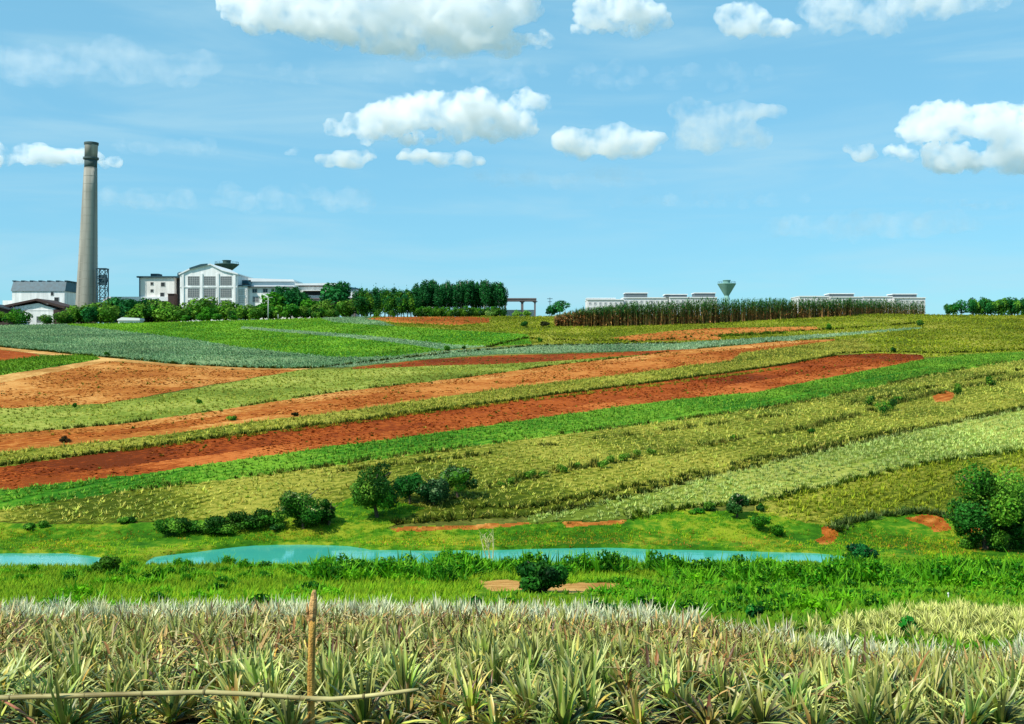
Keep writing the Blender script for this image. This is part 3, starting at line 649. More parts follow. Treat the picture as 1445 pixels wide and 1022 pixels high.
def make_shrub(name, label, cat, loc, rx, h, nleaf, lsize, cols, tips=None, n=5, group=None, seed=1, rl=(.4,.6)):
    rng = np.random.default_rng(seed)
    lb = lobes_round(-.1*h, h, rx, n, rng, rl=rl)
    V, Fc, C = leaf_cloud(lb, nleaf, lsize, cols, tips, (.35, 1), rng=rng)
    V[:, 2] = np.maximum(V[:, 2], -.05)
    o = mesh_np(name, V, Fc, M_LEAF, cols=C); o.location = loc
    return tag(o, label, cat, group)

def mpp(p): return p[1]/F          # metres per photo pixel at a point

# --- trees and bushes round the pond
p = at(1392, 776); s = mpp(p)
make_tree('broadleaf_tree', 'big dark rounded tree standing over bare soil at the right edge', 'tree', p, 130*s, (66*s, 4*s, 24, (.28,.44)), 15000, .24, GREEN_D+[G(50,110,36)], tr=.28, limbs=6, seed=3)
p = at(1436, 768); p[1] -= .8; s = mpp(p)
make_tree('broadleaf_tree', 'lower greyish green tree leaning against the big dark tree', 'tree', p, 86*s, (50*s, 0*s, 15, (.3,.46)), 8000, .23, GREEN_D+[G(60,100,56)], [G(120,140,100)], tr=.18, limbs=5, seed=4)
for q, (bx, by, rw, hh, lab) in enumerate([(1366,774,22,34,'shrub added for the dark shade under the left side of the big tree'), (1402,778,26,36,'shrub added for the dark shade that hides the trunk of the big tree'), (1440,776,26,40,'shrub added for the dark shade at the right edge below the greyish tree')]):
    p = at(bx, by); s = mpp(p); make_shrub('added_shade_shrub', lab, 'shrub', p, rw*s, hh*s, 1500, .22, GREEN_D, seed=250+q, n=6)  # shrubs added to make the dark shade at the foot of the trees
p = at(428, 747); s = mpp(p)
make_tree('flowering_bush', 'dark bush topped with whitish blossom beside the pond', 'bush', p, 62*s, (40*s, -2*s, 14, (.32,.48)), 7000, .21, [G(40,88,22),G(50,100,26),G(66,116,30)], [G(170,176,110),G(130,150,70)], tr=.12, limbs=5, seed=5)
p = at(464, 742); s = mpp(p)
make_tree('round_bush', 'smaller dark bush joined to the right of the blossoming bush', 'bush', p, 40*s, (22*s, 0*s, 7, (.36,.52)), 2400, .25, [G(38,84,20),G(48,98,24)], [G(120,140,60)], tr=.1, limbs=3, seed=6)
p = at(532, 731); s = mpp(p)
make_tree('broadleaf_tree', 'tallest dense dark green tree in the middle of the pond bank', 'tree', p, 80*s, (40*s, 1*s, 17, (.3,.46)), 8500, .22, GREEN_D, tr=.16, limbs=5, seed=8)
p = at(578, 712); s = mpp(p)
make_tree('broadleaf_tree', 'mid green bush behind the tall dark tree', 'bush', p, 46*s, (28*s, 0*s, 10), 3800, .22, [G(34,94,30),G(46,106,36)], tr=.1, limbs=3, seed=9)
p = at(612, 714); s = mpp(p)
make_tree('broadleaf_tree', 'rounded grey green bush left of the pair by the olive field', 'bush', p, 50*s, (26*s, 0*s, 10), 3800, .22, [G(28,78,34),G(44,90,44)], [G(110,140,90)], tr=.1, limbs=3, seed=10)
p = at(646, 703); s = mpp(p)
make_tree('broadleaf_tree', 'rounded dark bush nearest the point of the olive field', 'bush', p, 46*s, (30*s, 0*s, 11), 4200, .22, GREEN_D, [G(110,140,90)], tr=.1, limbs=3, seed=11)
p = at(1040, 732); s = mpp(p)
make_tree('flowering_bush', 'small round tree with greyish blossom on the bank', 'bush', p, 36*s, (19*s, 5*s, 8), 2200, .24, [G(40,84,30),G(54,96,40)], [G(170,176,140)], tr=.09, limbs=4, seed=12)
for q, (bx, by, rw, hh, lab) in enumerate([(1001,722,13,16,'small dark shrub left of the little blossoming tree'), (1075,752,20,26,'low bright green shrub right of the little blossoming tree'),
        (1098,758,16,18,'low rounded green shrub just above the pond end'), (985,726,14,9,'low spreading green shrub at the edge of the pale field'),
        (1073,722,7,12,'tiny dark shrub at the lower edge of the pale field')]):
    p = at(bx, by); s = mpp(p)
    make_shrub('bank_shrub', lab, 'shrub', p, rw*s, hh*s, 900, .2, GREEN_D if 'dark' in lab else GREEN_B, seed=20+q)
# hedge along the left bank
hl = ['low dark shrub in the bank hedge left of the blossoming bush', 'low olive green shrub in the bank hedge left of the blossoming bush']
hg = 'shrubs of the bank hedge'
HB = [make_shrub('hedge_shrub', hl[j], 'shrub', at(250+60*j, 756), 1.5, 1.5, 1300, .22, [GREEN_D, [G(58,100,24), G(40,80,20)]][j], group=hg, seed=40+j) for j in (0, 1)]
for q, bx in enumerate([238, 262, 285, 300, 318, 335, 352, 368, 384, 350]):
    by = np.interp(bx, [230, 300, 390], [757, 754, 743])+random.uniform(-4, 4); p = at(bx, by)
    j = q % 2
    dup(HB[j], p, random.uniform(0, 6), (random.uniform(.7, 1.1), random.uniform(.7, 1.1), random.uniform(.6, 1.25)))
for q, (bx, by, rw, hh, lab) in enumerate([(40,748,12,11,'small green shrub at the far left of the bank'), (62,746,8,12,'small dark shrub near the far left of the bank'), (180,741,15,10,'low bright shrub on the bank below the green strip'),
        (600,700,10,14,'small shrub above the row of dark bushes'), (395,752,14,14,'low shrub at the foot of the blossoming bush')]):
    p = at(bx, by); s = mpp(p)
    make_shrub('bank_shrub', lab, 'shrub', p, rw*s, hh*s, 700, .2, GREEN_D, seed=60+q)

# --- small shrubs standing in the fields
FS = [(1225,573,9,16,'small dark shrub left of the shrub pair in the olive field'), (1244,588,13,20,'larger dark shrub of the pair in the olive field'), (1255,580,10,18,'upper dark shrub of the pair in the olive field'),
 (1352,557,9,14,'dark shrub beside the bare orange patch'), (1399,545,8,13,'dark shrub highest in the olive field at the right'), (1268,567,6,9,'tiny shrub just right of the shrub pair'),
 (1035,622,5,8,'tiny dark shrub alone in the middle of the olive field'), (1145,613,6,9,'tiny green shrub on the weed line of the olive field'), (1261,498,4,8,'tiny dark shrub above the tip of the red strip'),
 (741,462,7,8,'dark little bush on the hilltop left of the tall cane'), (768,462,8,7,'low brown bush at the corner of the tall cane'), (631,495,6,9,'dark little bush on the lower edge of the bright green field'), (655,493,3,4,'tiny bush right of the bush on the bright field edge'),
 (762,483,3,6,'tiny bush at the right corner of the bright green field'), (107,577,4,8,'tiny dark bush below the broad orange field'), (281,570,5,8,'tiny dark bush at the edge of the pale strip'), (328,594,7,8,'low dark bush on the long orange strip'),
 (415,588,6,6,'low brown bush on the long orange strip'), (92,625,8,8,'low brown bush at the lower edge of the orange strip'), (1170,466,6,8,'dark little bush on the line below the cane'), (1298,460,6,9,'dark little bush below the right end of the cane'), (150,503,5,5,'dark little bush beside the bend of the dirt path')]
for q, (bx, by, rw, hh, lab) in enumerate(FS):
    p = at(bx, by); s = mpp(p)
    make_shrub('field_shrub', lab, 'shrub', p, rw*s*1.15, hh*s*1.2, 600, 2.2*s, [G(60,52,26), G(44,50,22)] if 'brown' in lab else GREEN_D, seed=80+q, n=4)
rowl = 'small dark shrub in the line of shrubs across the olive field'; rowg = 'shrub line across the olive field'
RS = None
for bx, by, k in [(750,676,1.1), (768,674,.8), (792,668,.9), (815,661,.7), (853,662,1.0), (862,655,1.0), (882,652,1.1), (899,645,.9), (918,643,.9), (722,684,.7), (706,688,.6)]:
    p = at(bx, by)
    if RS is None: RS = make_shrub('row_shrub', rowl, 'shrub', p, .75, 1.25, 500, .19, GREEN_D, group=rowg, seed=120, n=4)
    else: dup(RS, p, random.uniform(0, 6), (k, k, k*random.uniform(.8, 1.15)))

# --- near shore shrubs and meadow plants
def shore_variant(j, cols, h, lab, grp):
    rng = np.random.default_rng(200+j); n = 12; global RNG
    pos = np.stack([rng.normal(0, .4, n), rng.normal(0, .4, n), np.full(n, .1)], -1)
    keep_r = RNG; RNG = rng
    V1, F1, C1 = tufts(pos, 8, h*1.05, .13, (30, 85), .25, np.asarray(cols), np.asarray([G(104,166,24)]), 1, .12, .4)
    RNG = keep_r
    lb = lobes_round(-.1, h*.95, .75, 7, rng, rl=(.34, .55))
    V2, F2, C2 = leaf_cloud(lb, 520, .17, np.asarray(cols), [G(124,178,36)], (.4, 1), rng=rng)
    F1 = np.concatenate([F1, F1[:, 2:3]], 1)
    o = bpy.data.objects.new('shore_shrub', quad_tri_mesh('shore_shrub', V1, F1[:, :3], C1, V2, F2, C2)); COL.objects.link(o)
    return tag(o, lab, 'shrub', grp)
def quad_tri_mesh(name, V1, T, C1, V2, Q, C2):
    me = bpy.data.meshes.new(name); V = np.concatenate([V1, V2]).astype(np.float32); Q = Q+len(V1)
    me.vertices.add(len(V)); me.vertices.foreach_set('co', V.ravel())
    li = np.concatenate([T.ravel(), Q.ravel()]).astype(np.int32); me.loops.add(len(li)); me.loops.foreach_set('vertex_index', li)
    st = np.concatenate([np.arange(len(T))*3, len(T)*3+np.arange(len(Q))*4]).astype(np.int32); me.polygons.add(len(st)); me.polygons.foreach_set('loop_start', st)
    a = me.color_attributes.new('Col', 'FLOAT_COLOR', 'POINT'); c4 = np.ones((len(V), 4), np.float32); c4[:, :3] = np.concatenate([C1, C2]); a.data.foreach_set('color', c4.ravel())
    me.update(calc_edges=True); me.materials.append(M_LEAF); return me
sg = 'leafy shrubs along the near shore of the pond'
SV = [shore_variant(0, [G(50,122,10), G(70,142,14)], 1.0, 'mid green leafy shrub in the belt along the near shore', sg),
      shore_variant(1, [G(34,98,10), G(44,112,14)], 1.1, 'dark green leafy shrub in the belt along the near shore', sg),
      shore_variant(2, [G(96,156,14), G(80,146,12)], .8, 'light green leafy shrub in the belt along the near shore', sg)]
first = [True]*3
rng = np.random.default_rng(5)
for q in range(260):
    bx = rng.uniform(-60, 1500); base = np.interp(bx, [-100, 0, 150, 200, 420, 700, 1000, 1300, 1500], [822, 820, 812, 808, 812, 816, 818, 822, 826])
    by = base+rng.uniform(-12, 10); 
    if bx < 430 and rng.random() < .4: by += 6
    p = at(bx, by, 45); j = int(rng.choice(3, p=[.45, .38, .17])) if bx > 500 else int(rng.choice(3, p=[.45, .15, .4]))
    if p[2] < WATER+.05 or (668 < bx < 918 and by > 815): continue
    if bx < 420 and rng.random() < .3: continue
    k = rng.uniform(.7, 1.35)*(1.1 if bx > 450 else .65)
    if first[j]: SV[j].location = p; SV[j].scale = (k, k, k); first[j] = False
    else: dup(SV[j], p, rng.uniform(0, 6.28), (k, k, k*rng.uniform(.75, 1.1)))
mg = 'leafy clumps scattered in the meadow'
MV = [shore_variant(3, [G(96,164,10), G(76,150,10)], .7, 'bright green leafy clump in the meadow', mg), shore_variant(4, [G(40,112,12), G(32,94,12)], .7, 'deep green leafy clump in the meadow', mg)]
for m_ in MV: m_.name = 'meadow_clump'
first = [True]*2
for q in range(85):
    bx = rng.uniform(-60, 1500); lo = np.interp(bx, [0, 700, 1100, 1445], [866, 868, 880, 872]); by = rng.uniform(826, lo)
    p = at(bx, by, 33); j = int(rng.random() < (.15 if bx < 850 else .75))
    if (bx < 850 and rng.random() < .35) or (650 < bx < 930 and by < 856): continue
    if in_poly(np.array([bx]), np.array([by+8.]), RIGHTF)[0]: continue
    k = rng.uniform(.6, 1.1)
    if first[j]: MV[j].location = p; first[j] = False
    else: dup(MV[j], p, rng.uniform(0, 6.28), (k, k, k*rng.uniform(.7, 1.0)))
wg = 'leafy weed clumps at the right end of the meadow'
WV = [shore_variant(5, [G(62,138,10), G(96,156,14)], .6, 'mid green weed clump on the right of the meadow', wg), shore_variant(6, [G(38,106,10), G(50,122,12)], .65, 'dark green weed clump on the right of the meadow', wg)]
for m_ in WV: m_.name = 'weed_clump'
first = [True]*2
for q in range(60):
    bx = rng.uniform(850, 1510); by = rng.uniform(806, np.interp(bx, [850, 1100, 1300, 1500], [850, 862, 850, 846])); p = at(bx, by, 40); j = int(rng.random() < .45)
    k = rng.uniform(.55, 1.0)
    if first[j]: WV[j].location = p; first[j] = False
    else: dup(WV[j], p, rng.uniform(0, 6.28), (k*1.2, k*1.2, k*rng.uniform(.6, .95)))
p = at(765, 838, 45); s = mpp(p)
make_tree('dark_bush', 'dark leafy bush standing alone in the meadow in front of the pond', 'bush', p, 50*s, (40*s, 0, 10, (.34,.5)), 4200, .20, [G(24,78,22),G(20,62,22),G(40,96,26)], tr=.08, limbs=4, seed=31)
p = at(1215, 800, 50); s = mpp(p)
make_tree('dark_bush', 'taller dark bush in the near shore belt at the pond end', 'bush', p, 32*s, (26*s, 0, 8, (.34,.5)), 2200, .22, [G(20,80,36),G(24,90,40)], tr=.08, limbs=4, seed=32)
p = at(150, 812, 50); s = mpp(p)
make_tree('round_bush', 'rounded yellowish green bush where the pond narrows', 'bush', p, 26*s, (24*s, 0, 8, (.36,.5)), 2000, .20, [G(80,120,16),G(60,104,20)], tr=.08, limbs=3, seed=33)
# dark leafy plants whose tops rise just behind the pineapple field
for q, (bx, by, hh, lab) in enumerate([(665,872,32,'dark drooping leafy plant behind the pineapple edge near the centre'), (848,886,42,'tall drooping leafy plant behind the pineapple edge right of centre'), (1065,878,26,'broad leafy bush at the start of the pale right field'), (1285,905,30,'dark leafy plant in front of the pale right field')]):
    p = at(bx, by, 27); s = mpp(p)
    make_shrub('leafy_plant', lab, 'plant', p, hh*.55*s, hh*s, 420, .16, [G(36,110,34),G(28,90,36)], [G(110,160,60)], seed=140+q, n=4)

# bare pale sapling by the water
p = at(692, 800, 60); s = mpp(p)
t = thing('bare_sapling', 'leafless pale branching sapling at the near shore', 'sapling', p)
bm = bmesh.new(); rr = random.Random(4)
for a in range(5):
    x0 = rr.uniform(-3, 3)*s; x1 = x0+rr.uniform(-16, 14)*s; h = rr.uniform(38, 56)*s
    add_tube(bm, [(x0, 0, -.1), ((x0+x1)/2+rr.uniform(-2, 2)*s, rr.uniform(-.3, .3), h*.55), (x1, rr.uniform(-.5, .5), h)], [.045, .035, .014], 5)
    for b_ in range(3):
        f = rr.uniform(.4, .85); bx0 = x0+(x1-x0)*f; e = bx0+rr.uniform(-12, 12)*s
        add_tube(bm, [(bx0, 0, h*f), ((bx0+e)/2, .1, h*f+8*s), (e, rr.uniform(-.3, .3), h*f+rr.uniform(8, 20)*s)], [.025, .02, .008], 4)
obj_bm('branch', bm, mat_solid('pale_twig', G(190,186,130), .8, .2, 4), t)
# thin white stake in the meadow on the right
p = at(1338, 853, 30); bm = bmesh.new(); add_tube(bm, [(0, 0, -.2), (.02, 0, .25), (0, 0, .42)], [.025, .022, .02], 8); add_tube(bm, [(0,0,.40),(0,0,.46)], [.035,.03], 8)
o = obj_bm('marker_stake', bm, mat_solid('white_paint', (.75,.75,.7), .6)); o.location = p; tag(o, 'thin white stake at the top of the pale right field', 'stake')

# ------------------------------------------------------------------ pineapple plants
PK = {
 'green':  dict(cols=[G(60,116,22), G(112,146,40), G(28,82,36), G(178,182,90), G(40,96,22), G(146,164,68)], tips=[G(190,186,110), G(160,160,80)], el=(12, 86), bend=.34, L=.66, W=.046, n=46),
 'silver': dict(cols=[G(166,180,134), G(200,206,166), G(122,150,98)], tips=[G(228,226,190), G(204,206,150)], el=(26, 88), bend=.2, L=.72, W=.048, n=42),  # silvery leaves, colour paled further as if catching the sun
 'dry':    dict(cols=[G(190,146,58), G(130,82,34), G(210,190,84), G(144,150,44), G(90,104,30)], tips=[G(208,184,112), G(104,70,34)], el=(2, 80), bend=.6, L=.58, W=.04, n=50),
}
def pine_geo(kind, rng, seg=4, lod=1.0):
    q = PK[kind]; n = int(q['n']*lod); t = np.linspace(0, 1, n)
    el = np.radians(q['el'][0]+(q['el'][1]-q['el'][0])*t+rng.normal(0, 13, n)); el = np.clip(el, 0, 1.53)
    az = np.arange(n)*2.39996+rng.normal(0, .25, n)
    L = q['L']*(1-.2*t)*rng.uniform(.6, 1.25, n); W = q['W']*rng.uniform(.8, 1.2, n)*(1.25-.35*t)
    P = np.stack([np.cos(az)*.05, np.sin(az)*.05, .04+.16*t], -1)
    c = np.asarray(q['cols'])[rng.integers(0, len(q['cols']), n)]*rng.choice([.22, .5, .85, 1.2, 1.5], (n, 1), p=[.16, .22, .24, .22, .16])  # leaf tones spread wide, painting sunlit highlights and dark gaps
    tp = np.asarray(q['tips'])[rng.integers(0, len(q['tips']), n)]
    if kind == 'silver2': pass
    elif kind != 'dry':     # withered lowest leaves
        k = rng.random(n) < .16*(1-t)*2; c[k] = np.asarray(PK['dry']['cols'])[rng.integers(0, 5, k.sum())]*.9
    else:
        k = rng.random(n) < .3; c[k] = np.asarray(PK['green']['cols'])[rng.integers(0, 4, k.sum())]
    return blades(P, az, el, L, W, q['bend']*rng.uniform(.4, 1.5, n), c, tp, seg)
PL = {'green': ('spiky grey green pineapple plant in the front field', 'green pineapple plants of the front field'),
      'silver': ('pale silvery upright pineapple plant along the far edge of the front field', 'silvery pineapple plants of the front field'),
      'dry': ('withered straw brown pineapple plant in the front field', 'withered pineapple plants of the front field')}
rng = np.random.default_rng(77)
PM = {k: [mesh_np('pineapple_plant', *[(g[0], g[1]) for g in [pine_geo(k, rng)]][0], M_PINE, cols=None, me_only=True) for _ in range(0)] for k in PK}
for k in PK:
    for v_ in range(4):
        V, Fc, C = pine_geo(k, rng); PM[k].append(mesh_np('pineapple_plant', V, Fc, M_PINE, cols=C, me_only=True))
x, y = rows_grid(-22, 22, 8.5, 31.2, -.35, .38, .32, .75)
x = np.concatenate([x]); z = terr(x, y); px, py = px_of(x, y, z)
k = (y < near_edge(px)+rng.normal(0, .35, len(x))) & (px > -190) & (px < 1640); x, y, z, px, py = x[k], y[k], z[k], px[k], py[k]
def kind_at(px, y, n):
    e = near_edge(px); r = RNG.random(n); f = (e-y)/(e-9)          # 0 far edge .. 1 near
    d = fbm(px/130.0+3, y/2.2, 3)
    out = np.full(n, 'green', object)
    out[(f < .36) & (r < np.where(px < 980, .92, .5)*np.clip(1.5-f*2.6, .3, 1))] = 'silver'
    mid = (f >= .26) & (f < .78); out[mid & (r < np.clip((d-.26)*3.4, .08, .88))] = 'dry'
    out[(f >= .78) & (r < np.clip((d-.30)*2.6, .08, .6))] = 'dry'
    return out
k = ~((fbm(x/1.1+8, y/1.1, 3) > .565) & (RNG.random(len(x)) < .8)); x, y, z, px, py = x[k], y[k], z[k], px[k], py[k]     # gaps in the planting that let the shade-dark floor show
kinds = kind_at(px, y, len(x))
infr = (px > -40) & (px < 1485); order = np.argsort(y+np.where(infr, 0, 100))
ind = order[:300]; rest = order[300:]
ind = ind[infr[ind]]
for i in ind:
    kd = kinds[i]; o = bpy.data.objects.new('pineapple_plant', PM[kd][random.randrange(4)]); COL.objects.link(o)
    o.location = (x[i], y[i], z[i]-.02); s_ = random.uniform(.52, .98)*(.9 if y[i] < 9.4 else 1.0); o.scale = (s_, s_, s_*random.uniform(.85, 1.2))
    o.rotation_euler = (random.gauss(0, .22), random.gauss(0, .22), random.uniform(0, 6.28))
    tag(o, PL[kd][0], 'pineapple plant', PL[kd][1])
VV, FF, CC, off = [], [], [], 0
def scatter(idx_xyz, kds, lod, sc):
    VV, FF, CC, off = [], [], [], 0
    lib = {k: [pine_geo(k, rng, 3, lod) for _ in range(8)] for k in PK}
    for (X, Y, Z), kd in zip(idx_xyz, kds):
        V, Fc, C = lib[kd][random.randrange(8)]; a = random.uniform(0, 6.28); ca, sa = math.cos(a), math.sin(a); s_ = random.uniform(.6, 1.08)*sc
        tx, ty = random.gauss(0, .1), random.gauss(0, .1)
        R = np.stack([V[:, 0]*ca-V[:, 1]*sa+V[:, 2]*tx, V[:, 0]*sa+V[:, 1]*ca+V[:, 2]*ty, V[:, 2]], -1)*s_+np.array((X, Y, Z-.02))
        VV.append(R); FF.append(Fc+off); CC.append(C*random.uniform(.82, 1.15)); off += len(V)
    return np.concatenate(VV), np.concatenate(FF), np.concatenate(CC)
V, Fc, C = scatter(np.stack([x, y, z], -1)[rest], kinds[rest], .62, 1.0)
tag(mesh_np('pineapple_crop', V, Fc, M_PINE_ROW, cols=C), 'mass of silvery and straw coloured pineapple plants at the back of the front field', 'crop', kind='stuff')
x2, y2 = rows_grid(2, 30, 24, 50, .6, .6, .5, .35); z2 = terr(x2, y2); px2, py2 = px_of(x2, y2, z2)
k = in_poly(px2, wob(px2, py2), RIGHTF); P2 = np.stack([x2, y2, z2], -1)[k]
PK['silver2'] = dict(PK['silver'], el=(40, 88), cols=[G(176,186,84), G(198,200,110), G(150,168,66)], tips=[G(220,216,130)])
V, Fc, C = scatter(P2, ['silver2']*len(P2), .6, .72)
tag(mesh_np('pineapple_crop', V, Fc, M_PINE_ROW, cols=C), 'pale pineapple plants of the second front field on the right', 'crop', kind='stuff')
# fallen and withered leaves tangled between the plants
n = 26000; yy = 8.6+22.6*np.sqrt(rng.random(n)); pxx = rng.uniform(-180, 1630, n); xx = (pxx-CX)/F*yy
kk = (yy < near_edge(pxx)-.3) & (fbm(xx/1.6+4, yy/1.6, 3) > np.where(yy < 12, .48, .40)); xx, yy = xx[kk], yy[kk]; n = len(xx)
zz = terr(xx, yy)+rng.uniform(.05, .42, n)
V, Fc, C = blades(np.stack([xx, yy, zz], -1), rng.random(n)*6.28, np.radians(rng.uniform(-25, 75, n)), rng.uniform(.2, .55, n), rng.uniform(.02, .045, n), rng.uniform(0, .7, n),
    np.asarray([G(188,152,90), G(140,98,52), G(92,62,34), G(146,146,70), G(204,186,124)])[rng.integers(0, 5, n)]*rng.uniform(.6, 1.15, (n, 1)), None, 3)
tag(mesh_np('dead_leaves', V, Fc, M_PINE_ROW, cols=C), 'straw brown dead leaves tangled between the front pineapple plants', 'dead leaves', kind='stuff')
# dead leaf litter floor of the front field, darkened for shade between plants
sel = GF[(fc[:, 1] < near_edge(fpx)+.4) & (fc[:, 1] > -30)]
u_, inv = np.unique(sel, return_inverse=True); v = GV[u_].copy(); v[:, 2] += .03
tag(mesh_np('field_floor', v, inv.reshape(-1, 4), m_litter, smooth=True), 'soil and dead leaf floor darkened as shade under the front pineapple plants', 'field', kind='structure')

# ------------------------------------------------------------------ fence post and bamboo rail
m_post = mat_solid('weathered_wood', G(204,160,76), .85, .2, 40, bump=.4, bscale=60, dirt=G(128,86,34), stretch=(1,1,.06))
m_post_top = mat_solid('pale_split_wood', G(206,166,104), .85, .25, 14, bump=.5, bscale=30, dirt=G(160,110,60))
m_bamboo = mat_solid('old_bamboo', G(186,176,116), .55, .18, 14, dirt=G(116,100,56), stretch=(.15,1,1))
fx, fd = (439-CX)/F*8.5, 8.5; g0 = gz(fx, fd); u = 8.5/F
t = thing('wooden_fence', 'rough wooden post with a thin bamboo rail tied across it in the front field', 'fence', (fx, fd, g0))
bm = bmesh.new(); zt = lambda py: (HY-py)*u-g0
pts = [(0, 0, -.3)]+[((439+dx-439)*u, 0, zt(yy)) for dx, yy in ((1, 1040), (0, 1000), (-.5, 960), (.5, 920), (1.5, 890), (2, 874))]
add_tube(bm, pts, [.031, .030, .029, .028, .028, .029, .027], 12)
for v_ in bm.verts: v_.co += Vector((random.gauss(0, .0016), random.gauss(0, .0016), 0))
obj_bm('post', bm, m_post, t, True)
bm = bmesh.new()
add_tube(bm, [(2*u, 0, zt(876)), (2*u, 0, zt(868)), (2.5*u, 0, zt(856)), (3.5*u, 0, zt(846)), (4*u, 0, zt(838)), (4.5*u, 0, zt(833))], [.027, .035, .034, .028, .022, .013], 9)
add_tube(bm, [(-3*u, -.01, zt(876)), (-5*u, -.02, zt(862)), (-5*u, -.02, zt(850))], [.014, .012, .004], 5)
obj_bm('split_tip', bm, m_post_top, t, False)
bm = bmesh.new(); ry = -.07
rl = [(-120, 985), (0, 981), (60, 979), (125, 977.5), (200, 975.5), (292, 973), (360, 976), (430, 981.5), (470, 983), (515, 979), (560, 973.5), (592, 969)]
rp = []; rr_ = []
for (a, b), (c, d) in zip(rl, rl[1:]):
    for f in (0, .5): rp.append((((a+(c-a)*f)-439)*u, ry, zt(b+(d-b)*f))); rr_.append(.0195+random.uniform(-.001, .001))
rp.append(((592-439)*u, ry, zt(969))); rr_.append(.014)
rr_ = [r*np.interp(p_[0], [-2, .2, .9], [1.1, 1.0, .72]) for r, p_ in zip(rr_, rp)]
add_tube(bm, rp, rr_, 10); ro = obj_bm('rail', bm, m_bamboo, t, True)
bm = bmesh.new()
for a in (20, 125, 205, 292, 372, 515):
    zz = float(np.interp(a, [q[0] for q in rl], [q[1] for q in rl])); add_tube(bm, [((a-441)*u, ry, zt(zz+.0)), ((a-439)*u, ry, zt(zz)), ((a-437)*u, ry, zt(zz))], [.0195, .0245, .0195], 10)
obj_bm('bamboo_node', bm, mat_solid('node_brown', G(110,100,60), .7), ro, True)
bm = bmesh.new()
for k in range(4):
    a0 = [(.046*math.cos(w), .048*math.sin(w)-.03, zt(982)+(.02*math.sin(w*.5+k))+k*.006-.01) for w in np.linspace(0, 2*math.pi, 14)]
    add_tube(bm, a0, .004, 5)
obj_bm('binding', bm, mat_solid('dark_twine', (.035, .03, .02), .9), t)
bm = bmesh.new(); w = .5
add_tube(bm, [((-10-CX)*u, fd+.05, (HY-985)*u), ((25-CX)*u, fd+.02, (HY-1003)*u), ((62-CX)*u, fd, (HY-1030)*u), ((90-CX)*u, fd, (HY-1048)*u)], [.010, .011, .012, .012], 7)
o = obj_bm('fallen_stick', bm, mat_solid('reddish_bark', G(170,110,84), .8, .2, 8), None, True); tag(o, 'thin reddish stick slanting under the left end of the bamboo rail', 'stick')

# ------------------------------------------------------------------ buildings on the hilltop
def wx(px, D): return (px-CX)/F*D
def wz(py, D): return (HY-py)/F*D
m_white = mat_solid('white_plaster', (.86,.86,.84), .8, .05, .7, dirt=(.62,.63,.61), stretch=(1,1,.15))
m_cream = mat_solid('cream_plaster', (.82,.79,.74), .8, .06, .7, dirt=(.60,.58,.54), stretch=(1,1,.15))
m_tealroof = mat_solid('teal_sheet_roof', G(34,78,92), .5, .3, .8)
m_whiteroof = mat_solid('white_sheet_roof', (.72,.74,.74), .5, .06, .3)
m_dark = mat_solid('dark_opening', (.025,.03,.032), .6, .2, 1)
m_brown = mat_solid('brown_sheet', G(64,48,44), .7, .15, .5)
m_win = mat_solid('dusty_glass', G(110,112,112), .25, .12, 1.2, spec=.5)
m_winframe = mat_solid('window_frame', G(170,172,168), .6)
m_conc = mat_solid('chimney_concrete', G(164,160,148), .9, .10, .5, dirt=G(118,116,106), bump=.15, bscale=1.5, stretch=(1,1,.05))
m_darkconc = mat_solid('dark_concrete', G(72,86,84), .9, .15, .4)
m_steel = mat_solid('painted_steel', G(40,70,80), .6, .15, 1)
m_grey = mat_solid('grey_roof_box', G(96,106,112), .7, .1, .5)
m_tank = mat_solid('water_tower_concrete', G(66,92,84), .8, .12, .4)
m_tank2 = mat_solid('pale_tower_concrete', G(120,160,150), .8, .1, .4)
def base_at(xc, D): return gz(xc, D)

def building(name, label, px0, px1, ptop, D, depth, mat, roof=None, cat='building', pbot=None):
    xc = (wx(px0, D)+wx(px1, D))/2; g = base_at(xc, D)
    t = thing(name, label, cat, (xc, D, g)); h = wz(ptop, D)-g; hw = (wx(px1, D)-wx(px0, D))/2
    z0 = -1.0 if pbot is None else wz(pbot, D)-g
    bm = bmesh.new(); add_box(bm, -hw, hw, 0, depth, z0, h); obj_bm('wall', bm, mat, t)
    t['_g'] = g; del t['_g']
    return t, xc, g, hw, h
def window(t, xc, g, D, px0, px1, py0, py1, nx=1, ny=1, glass=None, frame=None, y=0.0, sill=False):
    x0, x1, z0, z1 = wx(px0, D)-xc, wx(px1, D)-xc, wz(py1, D)-g, wz(py0, D)-g
    bm = bmesh.new(); fw = .16; add_box(bm, x0-fw, x0, y-.12, y+.05, z0-fw, z1+fw); add_box(bm, x1, x1+fw, y-.12, y+.05, z0-fw, z1+fw)
    add_box(bm, x0, x1, y-.12, y+.05, z0-fw, z0); add_box(bm, x0, x1, y-.12, y+.05, z1, z1+fw)
    for i in range(1, nx):
        a = x0+(x1-x0)*i/nx; add_box(bm, a-.06, a+.06, y-.10, y-.03, z0, z1)
    for j in range(1, ny):
        a = z0+(z1-z0)*j/ny; add_box(bm, x0, x1, y-.095, y-.035, a-.06, a+.06)
    f = obj_bm('window', bm, frame or m_winframe, t)
    bm = bmesh.new(); add_box(bm, x0, x1, y-.025, y+.04, z0, z1); obj_bm('pane', bm, glass or m_win, f)
def slab(t, name, mat, x0, x1, y0, y1, z0, z1, parent=None):
    bm = bmesh.new(); add_box(bm, x0, x1, y0, y1, z0, z1); return obj_bm(name, bm, mat, parent or t)

